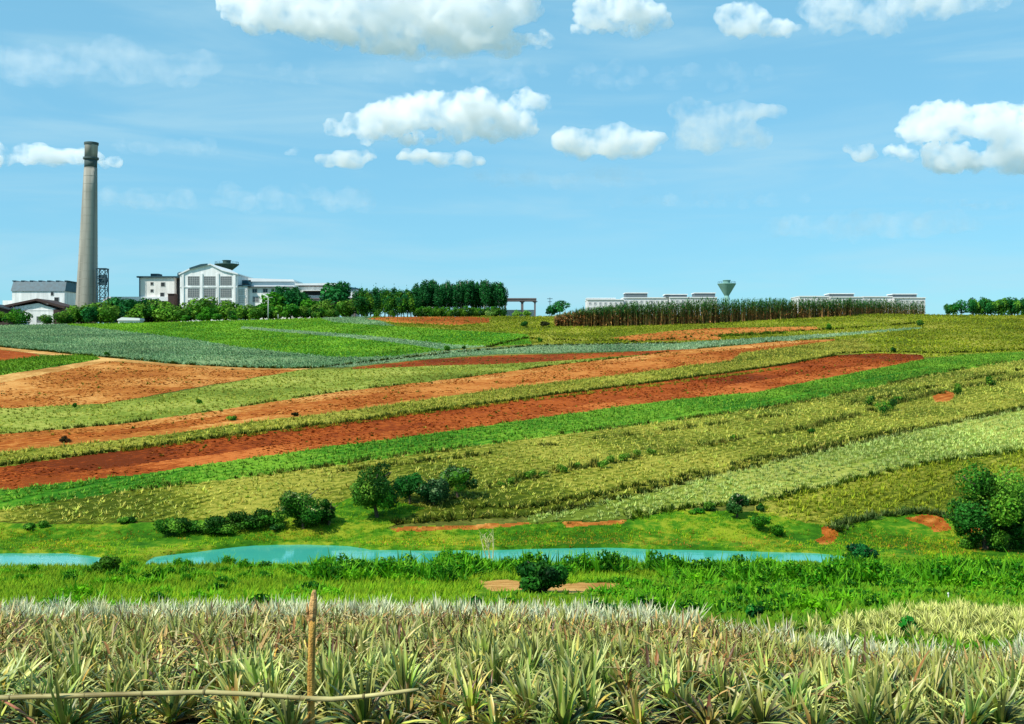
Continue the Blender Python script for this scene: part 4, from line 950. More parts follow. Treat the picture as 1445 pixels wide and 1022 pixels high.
# factory chimney
D = 430.; xb = wx(121.5, D); g = base_at(xb, D); u = D/F
t = thing('factory_chimney', 'tall tapering grey concrete factory chimney with a ringed top', 'chimney', (xb, D, g))
H = wz(201, D)-g; ln = ((129-121.5)*u)/H; zq = lambda py: wz(py, D)-g
bm = bmesh.new(); add_lathe(bm, [(15.5*u, -1), (15*u, zq(432)), (13.2*u, zq(380)), (11.4*u, zq(320)), (9.9*u, zq(270)), (8.9*u, zq(237))], 32, lean=(ln, 0)); obj_bm('shaft', bm, m_conc, t, True)
bm = bmesh.new(); add_lathe(bm, [(8.6*u, zq(237)), (8.6*u, zq(226))], 28, lean=(ln, 0)); obj_bm('dark_neck', bm, m_darkconc, t, True)  # darker band of shaft below the gallery ring
bm = bmesh.new(); add_lathe(bm, [(8.8*u, zq(226)), (10.6*u, zq(225)), (10.6*u, zq(222.5)), (8.8*u, zq(222))], 28, lean=(ln, 0)); obj_bm('gallery_ring', bm, m_darkconc, t)
bm = bmesh.new(); add_lathe(bm, [(8.6*u, zq(222)), (8.9*u, zq(206)), (9.0*u, zq(205))], 28, lean=(ln, 0)); obj_bm('upper_shaft', bm, m_conc, t, True)
bm = bmesh.new(); add_lathe(bm, [(9.0*u, zq(205)), (9.8*u, zq(204.5)), (9.8*u, zq(201.5)), (7.6*u, zq(201)), (7.4*u, zq(203))], 28, lean=(ln, 0)); obj_bm('rim', bm, m_darkconc, t)
bm = bmesh.new()
for zz in np.arange(zq(428), zq(238), 3.2):
    r = float(np.interp(zz, [zq(432), zq(380), zq(320), zq(270), zq(237)], [15*u, 13.2*u, 11.4*u, 9.9*u, 8.9*u])); add_lathe(bm, [(r+.02, zz), (r+.045, zz+.06), (r+.045, zz+.14), (r+.02, zz+.2)], 28, lean=(ln, 0))
obj_bm('pour_joint', bm, mat_solid('joint_concrete', G(150,146,134), .9, .1, .3), t)
bm = bmesh.new(); a0 = math.radians(-38)
for s_ in (-.22, .22):
    add_tube(bm, [(ln*zz+(r+.35)*math.cos(a0)+s_*.6, (r+.35)*math.sin(a0)+s_*.6, zz) for zz, r in ((zq(440), 15*u), (zq(380), 13.2*u), (zq(320), 11.4*u), (zq(270), 9.9*u), (zq(228), 8.9*u))], .06, 5)
obj_bm('ladder', bm, m_steel, t)
# lattice tower beside it
D = 426.; xb = wx(144.5, D); g = base_at(xb, D); u = D/F
t = thing('lattice_tower', 'dark steel lattice tower standing against the foot of the chimney', 'tower', (xb, D, g)); zt_ = wz(380, D)-g; r = 6*u
for sx in (-1, 1):
    for sy in (-1, 1):
        bm = bmesh.new(); add_box(bm, sx*r-.18, sx*r+.18, sy*r-.18, sy*r+.18, -1, zt_); obj_bm('leg', bm, m_steel, t)
bm = bmesh.new(); nl = 6
for k in range(nl):
    z0, z1 = zt_*k/nl, zt_*(k+1)/nl
    for sy in (-1, 1):
        add_tube(bm, [(-r, sy*r, z0), (r, sy*r, z1)], .13, 4); add_tube(bm, [(r, sy*r, z0), (-r, sy*r, z1)], .13, 4); add_tube(bm, [(-r, sy*r, z1), (r, sy*r, z1)], .14, 4)
        add_tube(bm, [(sy*r, -r, z0), (sy*r, r, z1)], .13, 4)
obj_bm('bracing', bm, m_steel, t)
slab(t, 'platform', m_steel, -r-.3, r+.3, -r-.3, r+.3, zt_, zt_+.3); slab(t, 'cabin', m_steel, -r*.7, r*.9, -r*.6, r*.6, zt_*.72, zt_*.90)
bm = bmesh.new(); add_tube(bm, [(-r, 0, zt_*.84), (-r-3.0*u, 1.5, zt_*.84)], .25, 6); obj_bm('flue_pipe', bm, m_steel, t)

# white store with teal mansard roof
D = 450.
t, xc, g, hw, h = building('store_building', 'white flat fronted store with a deep teal roof left of the chimney', 17, 91, 411, D, 16, m_white)
bm = bmesh.new(); u = D/F
a = [(-hw-.4, -.4, h), (hw+.4, -.4, h), (hw+.4, 16.4, h), (-hw-.4, 16.4, h)]; zt2 = wz(397, D)-g; b = [(-hw-.2, 1.6, zt2), (hw+.2, 1.6, zt2), (hw+.2, 14.4, zt2), (-hw-.2, 14.4, zt2)]
va = [bm.verts.new(q) for q in a]; vb = [bm.verts.new(q) for q in b]; bm.faces.new(va[::-1]); bm.faces.new(vb)
for i in range(4): bm.faces.new((va[i], va[(i+1) % 4], vb[(i+1) % 4], vb[i]))
rf = obj_bm('roof', bm, m_tealroof, t)
bm = bmesh.new()
for q in np.linspace(-hw, hw, 7): add_box(bm, q-.6, q+.6, 1.4, 14.6, zt2+.002, zt2+.45)
obj_bm('roof_vent', bm, m_steel, rf)
window(t, xc, g, D, 72, 75.5, 408.5+4, 414+3, glass=m_dark); window(t, xc, g, D, 77, 83, 420, 426, glass=m_dark)
slab(t, 'side_wing', m_white, -hw-4.5, -hw-.003, 1, 14, -1, wz(424, D)-g)
# dark gabled shed in front
D = 425.; xc = wx(50, D); g = base_at(xc, D); u = D/F
t = thing('gabled_shed', 'low white shed with a dark brown gabled roof in front of the store', 'shed', (xc, D, g))
X = lambda p_: wx(p_, D)-xc; Zz = lambda p_: wz(p_, D)-g
bm = bmesh.new(); add_prism(bm, [(X(16), -1), (X(78), -1), (X(78), Zz(436)), (X(54), Zz(428)), (X(16), Zz(434))], 0, 14); obj_bm('wall', bm, m_white, t)
bm = bmesh.new(); add_prism(bm, [(X(8), Zz(434.5)), (X(52), Zz(424.5)), (X(93), Zz(436)), (X(93), Zz(432.5)), (X(54), Zz(421.5)), (X(8), Zz(431))], -1.4, 15); obj_bm('roof', bm, m_brown, t)
bm = bmesh.new(); add_box(bm, X(76), X(91), -.5, 13, -1, Zz(437)); obj_bm('dark_bay', bm, m_brown, t)
window(t, xc, g, D, 52, 57, 447, 455, 1, 2); window(t, xc, g, D, 60, 65, 447, 455, 1, 2)
slab(t, 'eave_board', m_white, X(20), X(78), -.12, -.003, Zz(438.5), Zz(437))
D = 418.; xc = wx(4, D); g = base_at(xc, D)
t = thing('gabled_shed', 'dark roofed shed cut by the left edge of the picture', 'shed', (xc, D, g))
bm = bmesh.new(); add_prism(bm, [(wx(-40,D)-xc, -1), (wx(12,D)-xc, -1), (wx(12,D)-xc, wz(438,D)-g), (wx(-14,D)-xc, wz(431,D)-g), (wx(-40,D)-xc, wz(438,D)-g)], 0, 10); obj_bm('wall', bm, m_brown, t)
bm = bmesh.new(); add_prism(bm, [(wx(-43,D)-xc, wz(438,D)-g), (wx(-14,D)-xc, wz(430.5,D)-g), (wx(15,D)-xc, wz(438,D)-g), (wx(15,D)-xc, wz(436.5,D)-g), (wx(-14,D)-xc, wz(428.5,D)-g), (wx(-43,D)-xc, wz(436.5,D)-g)], -1, 11); obj_bm('roof', bm, m_dark, t)
# long low hall
D = 440.
t, xc, g, hw, h = building('low_hall', 'long low hall with a pale roof between chimney and white block', 150, 240, 425, D, 14, m_tealroof)
bm = bmesh.new(); u = D/F; add_prism(bm, [(-hw-1, h), (hw+1, h), (hw+1, h+.5), (hw-1, wz(419, D)-g), (-hw+1, wz(419, D)-g), (-hw-1, h+.5)], -1, 15); obj_bm('roof', bm, m_whiteroof, t)
window(t, xc, g, D, 206, 214, 429, 438, 2, 2, glass=m_tealroof); window(t, xc, g, D, 219, 227, 429, 438, 2, 2, glass=m_tealroof)
# small white roof peeping out of the hedge
D = 384.; xc = wx(182, D); g = base_at(xc, D)
t = thing('small_shed', 'tiny white roofed shed low in the hedge right of the chimney', 'shed', (xc, D, g)); hw = wx(198, D)-xc
slab(t, 'wall', m_white, -hw*.95, hw*.95, 0, 4, -1, 1.0); bm = bmesh.new(); h = wz(448, D)-g
add_prism(bm, [(-hw, 1.0), (hw, 1.0), (hw, 1.25), (hw*.98, h-.3), (-hw*.6, h), (-hw, 1.3)], -.5, 4.5); obj_bm('roof', bm, m_whiteroof, t)
# white block
D = 440.
t, xc, g, hw, h = building('white_block', 'white three storey block with small square windows and a flat dark roof', 197, 246, 392, D, 14, m_cream)
slab(t, 'roof', m_steel, -hw-1.0, hw+2.2, -.8, 15, h, h+.6); slab(t, 'roof_box', m_steel, wx(209,D)-xc, wx(220,D)-xc, 3, 8, h+.602, wz(385.5,D)-g)
slab(t, 'corner_pipe', m_steel, -hw-.1, -hw+.25, -.3, -.003, -1, h-.003)
for (a, b) in ((214.5, 400.5), (230, 401.5), (214.5, 410.5), (229, 416)):
    s_ = 2.6 if b > 415 or a > 225 else 1.8; window(t, xc, g, D, a-s_, a+s_, b-s_, b+s_, 1, 1, glass=m_dark)
# brown recess between the white block and the hall
D = 443.
t, xc, g, hw, h = building('recess_block', 'narrow brown recess between the white block and the gabled hall', 245.5, 257, 391, D, 9, mat_solid('brown_render', G(112,104,84), .85, .15, .4))
bm = bmesh.new(); add_lathe(bm, [(1.2, h), (1.5, h+.3), (1.5, h+1.9), (.7, h+2.4)], 14, 0, 4); obj_bm('roof_tank', bm, m_steel, t, True)
slab(t, 'recess_shade', m_dark, -hw*.3, hw*.5, -.15, -.003, h*.35, h-1)  # dark slab put in for the shade of the recess
D = 436.
t, xc, g, hw, h = building('brown_kiosk', 'small brown annex at the foot of the narrow recess', 237, 246, 415.5, D, 4, m_brown)
slab(t, 'roof', m_brown, -hw-.2, hw+.2, -.3, 4.3, h, h+.3)
# gabled factory hall
D = 432.; xc = wx(295, D); g = base_at(xc, D); X = lambda p_: wx(p_, D)-xc; Zz = lambda p_: wz(p_, D)-g
t = thing('factory_hall', 'white gabled factory hall with a grid of large square windows', 'building', (xc, D, g))
bm = bmesh.new(); add_prism(bm, [(X(254), -1), (X(334.5), -1), (X(334.5), Zz(387.5)), (X(314), Zz(382.5)), (X(297), Zz(374)), (X(268), Zz(381)), (X(254), Zz(388))], 0, 30); obj_bm('wall', bm, m_white, t)
bm = bmesh.new(); add_prism(bm, [(X(253), Zz(388)), (X(268), Zz(381)), (X(297), Zz(374)), (X(314), Zz(382.5)), (X(336), Zz(387.8)), (X(336), Zz(386.2)), (X(314), Zz(380.9)), (X(297), Zz(372.3)), (X(267.5), Zz(379.2)), (X(252.5), Zz(386.3))], -.6, 31)
rf = obj_bm('roof', bm, m_whiteroof, t)
bm = bmesh.new(); add_prism(bm, [(X(268), Zz(380.4)), (X(293), Zz(374.2)), (X(293), Zz(372.2)), (X(284), Zz(373.0)), (X(268), Zz(378.2))], -.8, 26); obj_bm('skylight', bm, mat_solid('skylight_glass', G(52,76,84), .3, .2, .6), rf)
for (a, b) in ((265.5, 281), (288, 303.5), (311.5, 326.5)):
    for (c, d) in ((390.5, 402.5), (407.5, 419.5), (424, 436)):
        if c > 420 and a > 280 and a < 300:
            window(t, xc, g, D, a, b, c, d+4, 1, 1, glass=m_dark)
        else: window(t, xc, g, D, a, b, c, d, 5, 4)
for a in (258, 284.5, 307.5, 331):
    slab(t, 'pilaster', m_white, X(a-1.6), X(a+1.6), -.35, -.003, -1, Zz(386 if a < 320 else 388.5))
slab(t, 'string_course', m_white, X(254), X(334.5), -.25, -.003, Zz(405.8), Zz(404.2))
# round tank tower behind the hall
def tower(name, label, px_, ptop, prim, D, rim, stem_r, bowl_h, mat, drum):
    xc = wx(px_, D); g = base_at(xc, D); u = D/F
    t = thing(name, label, 'water tower', (xc, D, g)); zr = wz(prim, D)-g; zb = zr-bowl_h*u
    bm = bmesh.new(); add_lathe(bm, [(stem_r*u*1.3, -1), (stem_r*u, 3), (stem_r*u, zb)], 20); obj_bm('stem', bm, mat, t, True)
    bm = bmesh.new(); add_lathe(bm, [(stem_r*u, zb), (rim*u*.97, zr-1.0*u), (rim*u, zr-.6*u), (rim*u, zr), (rim*.9*u, zr+.3*u)], 32); obj_bm('bowl', bm, mat, t, False)
    zt3 = wz(ptop, D)-g
    bm = bmesh.new(); add_lathe(bm, [(drum*u, zr+.3*u), (drum*u, zt3-1.2*u), (drum*u*1.15, zt3-1.1*u), (drum*u*1.15, zt3-.5*u), (drum*u*.3, zt3)], 20); obj_bm('drum', bm, mat, t, False)
    bm = bmesh.new()
    for k in range(16):
        a = k/16*2*math.pi; add_tube(bm, [(rim*u*.95*math.cos(a), rim*u*.95*math.sin(a), zr), (rim*u*.95*math.cos(a), rim*u*.95*math.sin(a), zr+1.0)], .06, 4)
        b = (k+1)/16*2*math.pi; add_tube(bm, [(rim*u*.95*math.cos(a), rim*u*.95*math.sin(a), zr+1.0), (rim*u*.95*math.cos(b), rim*u*.95*math.sin(b), zr+1.0)], .05, 4)
    obj_bm('railing', bm, m_steel, t)
    return t
tower('water_tower', 'dark bowl shaped water tower rising behind the gabled hall', 320, 367, 373, 480., 17, 4, 11.5, m_tank, 5.5)
tower('water_tower', 'pale cone shaped water tower on a thin stem above the cane', 1025.5, 395, 400.5, 560., 13, 3.2, 17, m_tank2, 5)
# white hall with clerestory
D = 436.
t, xc, g, hw, h = building('clerestory_hall', 'long white hall with a stepped roof right of the gabled hall', 349.5, 412, 405, D, 22, m_white)
X = lambda p_: wx(p_, D)-xc; Zz = lambda p_: wz(p_, D)-g
bm = bmesh.new(); add_prism(bm, [(X(340), h-.25), (X(414), h-.25), (X(414), h+.15), (X(340), h+.15)], -1.2, 5); obj_bm('eave_shadow_line', bm, m_grey, t)  # eave edge coloured grey to draw the shadow line under the roof
bm = bmesh.new(); vs = []
add_box(bm, X(348), X(412), 4.8, 22, h+.16, Zz(396.6)); obj_bm('upper_wall', bm, m_whiteroof, t)
bm = bmesh.new(); add_box(bm, X(350), X(389), 4.5, 4.797, Zz(396), Zz(393.6)); obj_bm('dark_strip', bm, m_dark, t)
bm = bmesh.new(); add_prism(bm, [(X(347), Zz(396.5)+.002), (X(413), Zz(396.5)+.002), (X(411), Zz(393.6)), (X(347), Zz(391.6)), (X(347), Zz(393))], 4.0, 23); obj_bm('roof', bm, m_whiteroof, t)
for a in (359.5, 374.5): window(t, xc, g, D, a-3, a+3, 408, 413, 2, 1, glass=m_steel)
for a in (361, 395): window(t, xc, g, D, a-4, a+4, 419, 426, 2, 2)
D = 434.
t, xc, g, hw, h = building('link_annex', 'narrow annex with two beige gridded windows beside the gabled hall', 336, 349, 404, D, 12, m_white)
window(t, xc, g, D, 338, 347, 409, 416, 4, 3, glass=m_cream); window(t, xc, g, D, 338, 347, 419, 427, 4, 3, glass=m_cream)
slab(t, 'roof', m_tealroof, -hw, hw+1, -.5, 12.5, h, h+.4); bm = bmesh.new(); add_box(bm, -hw*.3, hw*.5, 1, 5, h+.402, wz(400, D)-g); obj_bm('roof_box', bm, m_dark, t)
bm = bmesh.new(); add_box(bm, -hw, hw, 6, 11, h+.402, wz(394, D)-g); obj_bm('penthouse', bm, m_tealroof, t)
# beige shed and small white shed
D = 430.
t, xc, g, hw, h = building('beige_shed', 'beige open fronted shed with a dark strip under its roof', 420, 470, 403, D, 16, m_cream)
X = lambda p_: wx(p_, D)-xc; Zz = lambda p_: wz(p_, D)-g
slab(t, 'dark_strip', m_brown, X(422), X(468), -.2, -.003, Zz(404.5), Zz(402)-.01); slab(t, 'opening', m_dark, X(428), X(454), -.25, -.003, Zz(416.5), Zz(410.5))  # dark strip along the top of the wall, then the dark opening
bm = bmesh.new(); add_prism(bm, [(X(417), h), (X(474), h), (X(476), Zz(399.5)), (X(417), Zz(400.5))], -1.0, 17); obj_bm('roof', bm, m_whiteroof, t)
slab(t, 'canopy', m_cream, X(428), X(462), -2.5, -.25, Zz(411), Zz(410)); slab(t, 'plinth', m_white, X(420), X(470), -.5, -.26, -1, Zz(423))
D = 433.
t, xc, g, hw, h = building('pale_shed', 'small pale shed glimpsed left of the tall grove', 483, 503, 408, D, 10, m_whiteroof)
bm = bmesh.new(); add_prism(bm, [(-hw-.5, h), (hw+.5, h), (hw+.5, h+.4), (-hw-.5, wz(403.5, D)-g)], -.6, 10.6); obj_bm('roof', bm, m_tealroof, t)
D = 470.
t, xc, g, hw, h = building('white_shed', 'white sloping roofed shed glimpsed through the grove', 588, 612, 411, D, 10, m_white)
bm = bmesh.new(); add_prism(bm, [(-hw-.5, h), (hw+.5, h), (hw+.5, h+.4), (-hw*.2, wz(405, D)-g)], -.6, 10.6); obj_bm('roof', bm, m_whiteroof, t)
# elevated conveyor bridge
D = 428.; xc = wx(600, D); g = base_at(wx(730, D), D); X = lambda p_: wx(p_, D)-xc; Zz = lambda p_: wz(p_, D)-g
t = thing('elevated_bridge', 'long elevated gallery on concrete piers passing behind the grove', 'bridge', (xc, D, g))
m_deck = mat_solid('deck_concrete', G(112,104,104), .85, .12, .3)
slab(t, 'deck', m_deck, X(425), X(757), 0, 4, Zz(425.2), Zz(422.2)); slab(t, 'parapet', m_deck, X(425), X(757), -.2, -.003, Zz(422.6), Zz(420.8))
for a in (450, 500, 550, 600, 650, 690, 713, 737, 755):
    bm = bmesh.new(); w_ = 1.1 if a != 737 else 1.7
    add_box(bm, X(a)-.29*w_, X(a)+.29*w_, .6, 3.2, -2, Zz(427)); add_prism(bm, [(X(a)-.29*w_, Zz(427)+.002), (X(a)+.29*w_, Zz(427)+.002), (X(a+4), Zz(425.2)-.003), (X(a-4), Zz(425.2)-.003)], .6, 3.2); obj_bm('pier', bm, m_deck, t)
slab(t, 'low_wall', m_whiteroof, X(700), X(756), 6, 6.3, -2, Zz(436.5))
# lamp post, short post, distant mast
def post(name, label, cat, px_, ptop, D, r, mat, arm=True):
    xc = wx(px_, D); g = base_at(xc, D); h = wz(ptop, D)-g; t = thing(name, label, cat, (xc, D, g))
    bm = bmesh.new(); add_tube(bm, [(0, 0, -.5), (0, 0, h*.5), (0, 0, h)], [r, r*.85, r*.7], 8); obj_bm('pole', bm, mat, t, True)
    return t, h
t, h = post('street_lamp', 'pale lamp post standing in front of the white hall', 'lamp', 378.5, 421, 381., .22, m_winframe)
bm = bmesh.new(); add_tube(bm, [(0, 0, h), (-.5, 0, h+.25), (-1.3, 0, h+.3)], .07, 6); add_tube(bm, [(0, 0, h), (.5, 0, h+.25), (1.0, 0, h+.3)], .07, 6); obj_bm('arm', bm, m_winframe, t)
for sx in (-1.6, .9): slab(t, 'lamp_head', m_winframe, sx, sx+.7, -.18, .18, h+.22, h+.4)
t, h = post('short_post', 'short pale post right of the lamp post', 'post', 392.5, 444, 380., .16, m_winframe)
slab(t, 'cap', m_winframe, -.2, .2, -.2, .2, h, h+.12)
t, h = post('power_pylon', 'tiny dark pole beside the lone hilltop tree', 'pylon', 776, 420, 430., .18, m_steel)
bm = bmesh.new(); add_box(bm, -1.1, 1.1, -.1, .1, h-.6, h-.4); add_box(bm, -.8, .8, -.1, .1, h-1.8, h-1.6); obj_bm('crossarm', bm, m_steel, t)

# apartment terraces far behind the cane
m_apt = mat_solid('pale_apartment', G(214,212,212), .8, .05, .2)
m_aptwin = mat_solid('hazed_panes', G(150,154,158), .6, .1, 1)  # pane colour faded pale and bluish to stand for distance haze
APT = [(829, 880, 423.5, 'pale terrace block at the left end of the far row behind the cane'), (880, 945, 421, 'pale terrace block left of the far water tower'), (945, 1012, 420.5, 'pale terrace block just beside the far water tower'),
       (1128, 1172, 419, 'pale terrace block at the left of the right hand far row'), (1172, 1218, 420, 'pale terrace block with a wide roof box in the right hand far row'), (1218, 1262, 419.5, 'pale low terrace block in the middle of the right hand far row'), (1262, 1306, 421, 'pale terrace block at the right end of the far row')]
ROOFB = {1: [(883, 914, 414)], 2: [(940, 970, 416), (981, 1010, 414)], 4: [(1172, 1206, 415)], 6: [(1262, 1295, 415.5)], 0: [(829, 868, 421.5)], 3: [], 5: []}
for q, (a, b, ptop, lab) in enumerate(APT):
    D = 600.+3*(q % 2)
    t, xc, g, hw, h = building('apartment_terrace', lab, a, b-.3, ptop, D, 18, m_apt); rf = slab(t, 'roof', m_whiteroof, -hw-.2, hw+.2, -.5, 18.5, h, h+.5)
    for (c, d, e) in ROOFB[q]:
        x0, x1 = wx(c, D)-xc, wx(d, D)-xc
        slab(t, 'roof_box', m_grey, x0, x1, 1.5, 11, h+.502, wz(e, D)-g, rf)
        slab(t, 'box_cornice', m_whiteroof, x0-.4, x1+.4, 1.1, 11.4, wz(e, D)-g+.002, wz(e, D)-g+.5, rf)
    nwin = max(3, int((b-a)/7))
    for k in range(nwin):
        pc = a+(b-a)*(k+.5)/nwin
        for row in range(2): window(t, xc, g, D, pc-1.5, pc+1.5, ptop+3.5+row*7, ptop+6.5+row*7, 1, 1, glass=m_aptwin, frame=m_apt)

# ------------------------------------------------------------------ hilltop trees
def far_tree(kind, seed):
    S = {'dark': (7.5, (4.2, .2, 12, (.36,.55)), GREEN_D, 1700, .75), 'teal': (8.5, (3.8, .3, 11, (.36,.55)), GREEN_T, 1600, .75), 'pale': (5.0, (3.2, .1, 9, (.36,.55)), GREEN_B, 1100, .7)}[kind]
    lab = {'dark': 'dark green rounded tree in the belt before the factory', 'teal': 'bluish green tree in the belt before the factory', 'pale': 'lighter green low tree in the belt before the factory'}[kind]
    return make_tree('belt_tree', lab, 'tree', (0, 0, 0), S[0], S[1], S[3], S[4], S[2], tr=.2, limbs=3, group='tree belt before the factory', seed=seed)
BT = {k: far_tree(k, 300+i) for i, k in enumerate(('dark', 'teal', 'pale'))}
used = {k: False for k in BT}
rng = np.random.default_rng(21)
def put(k, px_, ptop, D, wide=1.0):
    x_ = wx(px_, D); g = gz(x_, D); hgt = (wz(ptop, D)-g)*1.22; b0 = {'dark': 7.5, 'teal': 8.5, 'pale': 5.0}[k]; s = hgt/b0
    sc = (s*wide, s*wide, s)
    if not used[k]: BT[k].location = (x_, D, g); BT[k].scale = sc; used[k] = True
    else: dup(BT[k], (x_, D, g), rng.uniform(0, 6), sc)
for k, a, tp, D in [('dark',100,434,392),('dark',114,430,395),('teal',128,436,388),('dark',142,426,398),('dark',152,432,390),('teal',165,424,402),('teal',182,426,398),('dark',197,428,396),('teal',212,425,402),('dark',226,424,398),('dark',240,430,394),
    ('dark',254,436,392),('dark',270,428,398),('dark',286,420,404),('pale',296,436,388),('dark',318,424,402),('dark',332,434,392),('dark',346,430,396),('dark',360,434,390),('pale',372,432,398),('dark',386,430,398),('pale',392,418,404),
    ('teal',404,410,410),('teal',418,416,404),('pale',410,432,392),('dark',430,432,394),('pale',440,426,400),('dark',452,430,396),('dark',462,424,400),('teal',475,404,408),('dark',488,424,400),('dark',470,436,388),('dark',446,440,386),('pale',262,446,384),('pale',284,444,384),('pale',306,444,384),('pale',330,446,384),('dark',88,440,388),('dark',66,444,386)]:
    put(k, a, tp, D, 1.25)
D = 388.; x_ = wx(26, D); g = gz(x_, D)
make_tree('broadleaf_tree', 'bright green rounded tree in front of the dark gabled shed', 'tree', (x_, D, g), wz(434, D)-g, (6.5, .2, 10), 1500, .8, GREEN_B, tr=.25, seed=330)
x_ = wx(-8, D); g = gz(x_, D)
make_tree('broadleaf_tree', 'dark rounded tree at the left edge before the sheds', 'tree', (x_, D, g), wz(438, D)-g, (5, .2, 9), 1200, .8, GREEN_D, tr=.25, seed=331)
for q, (a, tp, w_, lab) in enumerate([(790, 423.5, 4.6, 'lone round tree left of the tall cane'), (778, 433, 2.2, 'low bush at the left foot of the lone round tree'), (1356, 424, 4.2, 'rounded green tree at the left end of the right hand treeline')]):
    D = 384.; x_ = wx(a, D); g = gz(x_, D)
    make_tree('broadleaf_tree', lab, 'tree', (x_, D, g), wz(tp, D)-g, (w_, .3, 9), 1400, .6, GREEN_T if q < 2 else [G(40,110,40), G(30,96,40)], tr=.2, seed=340+q)
# tall grove
gl = {'dense': 'dense dark tree of the tall grove', 'slim': 'slender tall tree with a bare trunk at the right of the grove'}
GD = make_tree('grove_tree', gl['dense'], 'tree', (0, 0, 0), 14., (2.9, .8, 16, (.40,.6)), 2000, .75, GREEN_D+GREEN_T, tr=.2, limbs=4, group='dense trees of the grove', seed=350, sway=.02)
GS = [make_tree('grove_tree', gl['slim'], 'tree', (0, 0, 0), 16., (2.6, 4.0, 17, (.36,.56)), 1700, .66, GREEN_T, tr=.17, limbs=3, group='slender trees of the grove', seed=351+i, sway=.012, bark=M_PALEBARK, trunk_h=14.5) for i in range(2)]
f1 = True
for a, tp, D in [(505,404,404),(514,399,410),(523,401,404),(534,398,412),(543,402,404),(552,399,412),(561,403,406),(570,401,412),(580,402,404),(590,405,410),(528,412,396),(548,414,396),(566,415,396),(510,414,394),(586,414,396),(575,410,400)]:
    x_ = wx(a, D); g = gz(x_, D); s = (wz(tp, D)-g)/13.
    if f1: GD.location = (x_, D, g); GD.scale = (1, 1, s); f1 = False
    else: dup(GD, (x_, D, g), rng.uniform(0, 6), (rng.uniform(.85, 1.1),)*2+(s,))
f2 = [True, True]
for q, a in enumerate(list(np.linspace(586, 709, 26))+list(np.linspace(592, 704, 18))):
    D = 412+rng.uniform(-5, 5)+(8 if q >= 26 else 0); a += rng.uniform(-2, 2); tp = 392+rng.uniform(-1.5, 7)+(4 if a < 600 else 0)+(4 if a > 707 else 0); x_ = wx(a, D); g = gz(x_, D); s = (wz(tp, D)-g)/16.; j = q % 2
    if f2[j]: GS[j].location = (x_, D, g); GS[j].scale = (1, 1, s); f2[j] = False
    else: dup(GS[j], (x_, D, g), rng.uniform(0, 6), (rng.uniform(.85, 1.15),)*2+(s,))
ul = {'bright': 'bright green undergrowth bush at the foot of the slender trees', 'dark': 'dark undergrowth bush below the elevated gallery'}
UB = make_shrub('grove_bush', ul['bright'], 'bush', (0, 0, 0), 2.6, 3.6, 700, .6, GREEN_B+GREEN_D, group='bushes at the foot of the grove', seed=360); f3 = True
for a in list(np.linspace(592, 698, 17)):
    D = 396+rng.uniform(-4, 4); x_ = wx(a, D); g = gz(x_, D); s = rng.uniform(.8, 1.25)
    if f3: UB.location = (x_, D, g); f3 = False
    else: dup(UB, (x_, D, g), rng.uniform(0, 6), (s, s, s))
UD = make_shrub('grove_bush', ul['dark'], 'bush', (0, 0, 0), 2.6, 4.6, 700, .6, GREEN_D, group='dark bushes below the gallery', seed=361)
for q, (a, k) in enumerate([(700, 1.1), (709, .95), (688, .9), (516, 1.0), (532, 1.0), (556, .9)]):
    D = 394.; x_ = wx(a, D); g = gz(x_, D)
    if q == 0: UD.location = (x_, D, g)
    else: dup(UD, (x_, D, g), rng.uniform(0, 6), (k, k, k))
for q, a in enumerate((692, 728, 742)):
    D = 386.; x_ = wx(a, D); g = gz(x_, D)
    make_shrub('pale_bush', ['pale flowering bush under the slender trees', 'light green bush before the end of the gallery', 'low light green bush under the last pier'][q], 'bush', (x_, D, g), 2.4, 2.6, 600, .5, [G(130,160,90), G(110,150,70)] if q == 0 else [G(120,160,60)], seed=370+q)

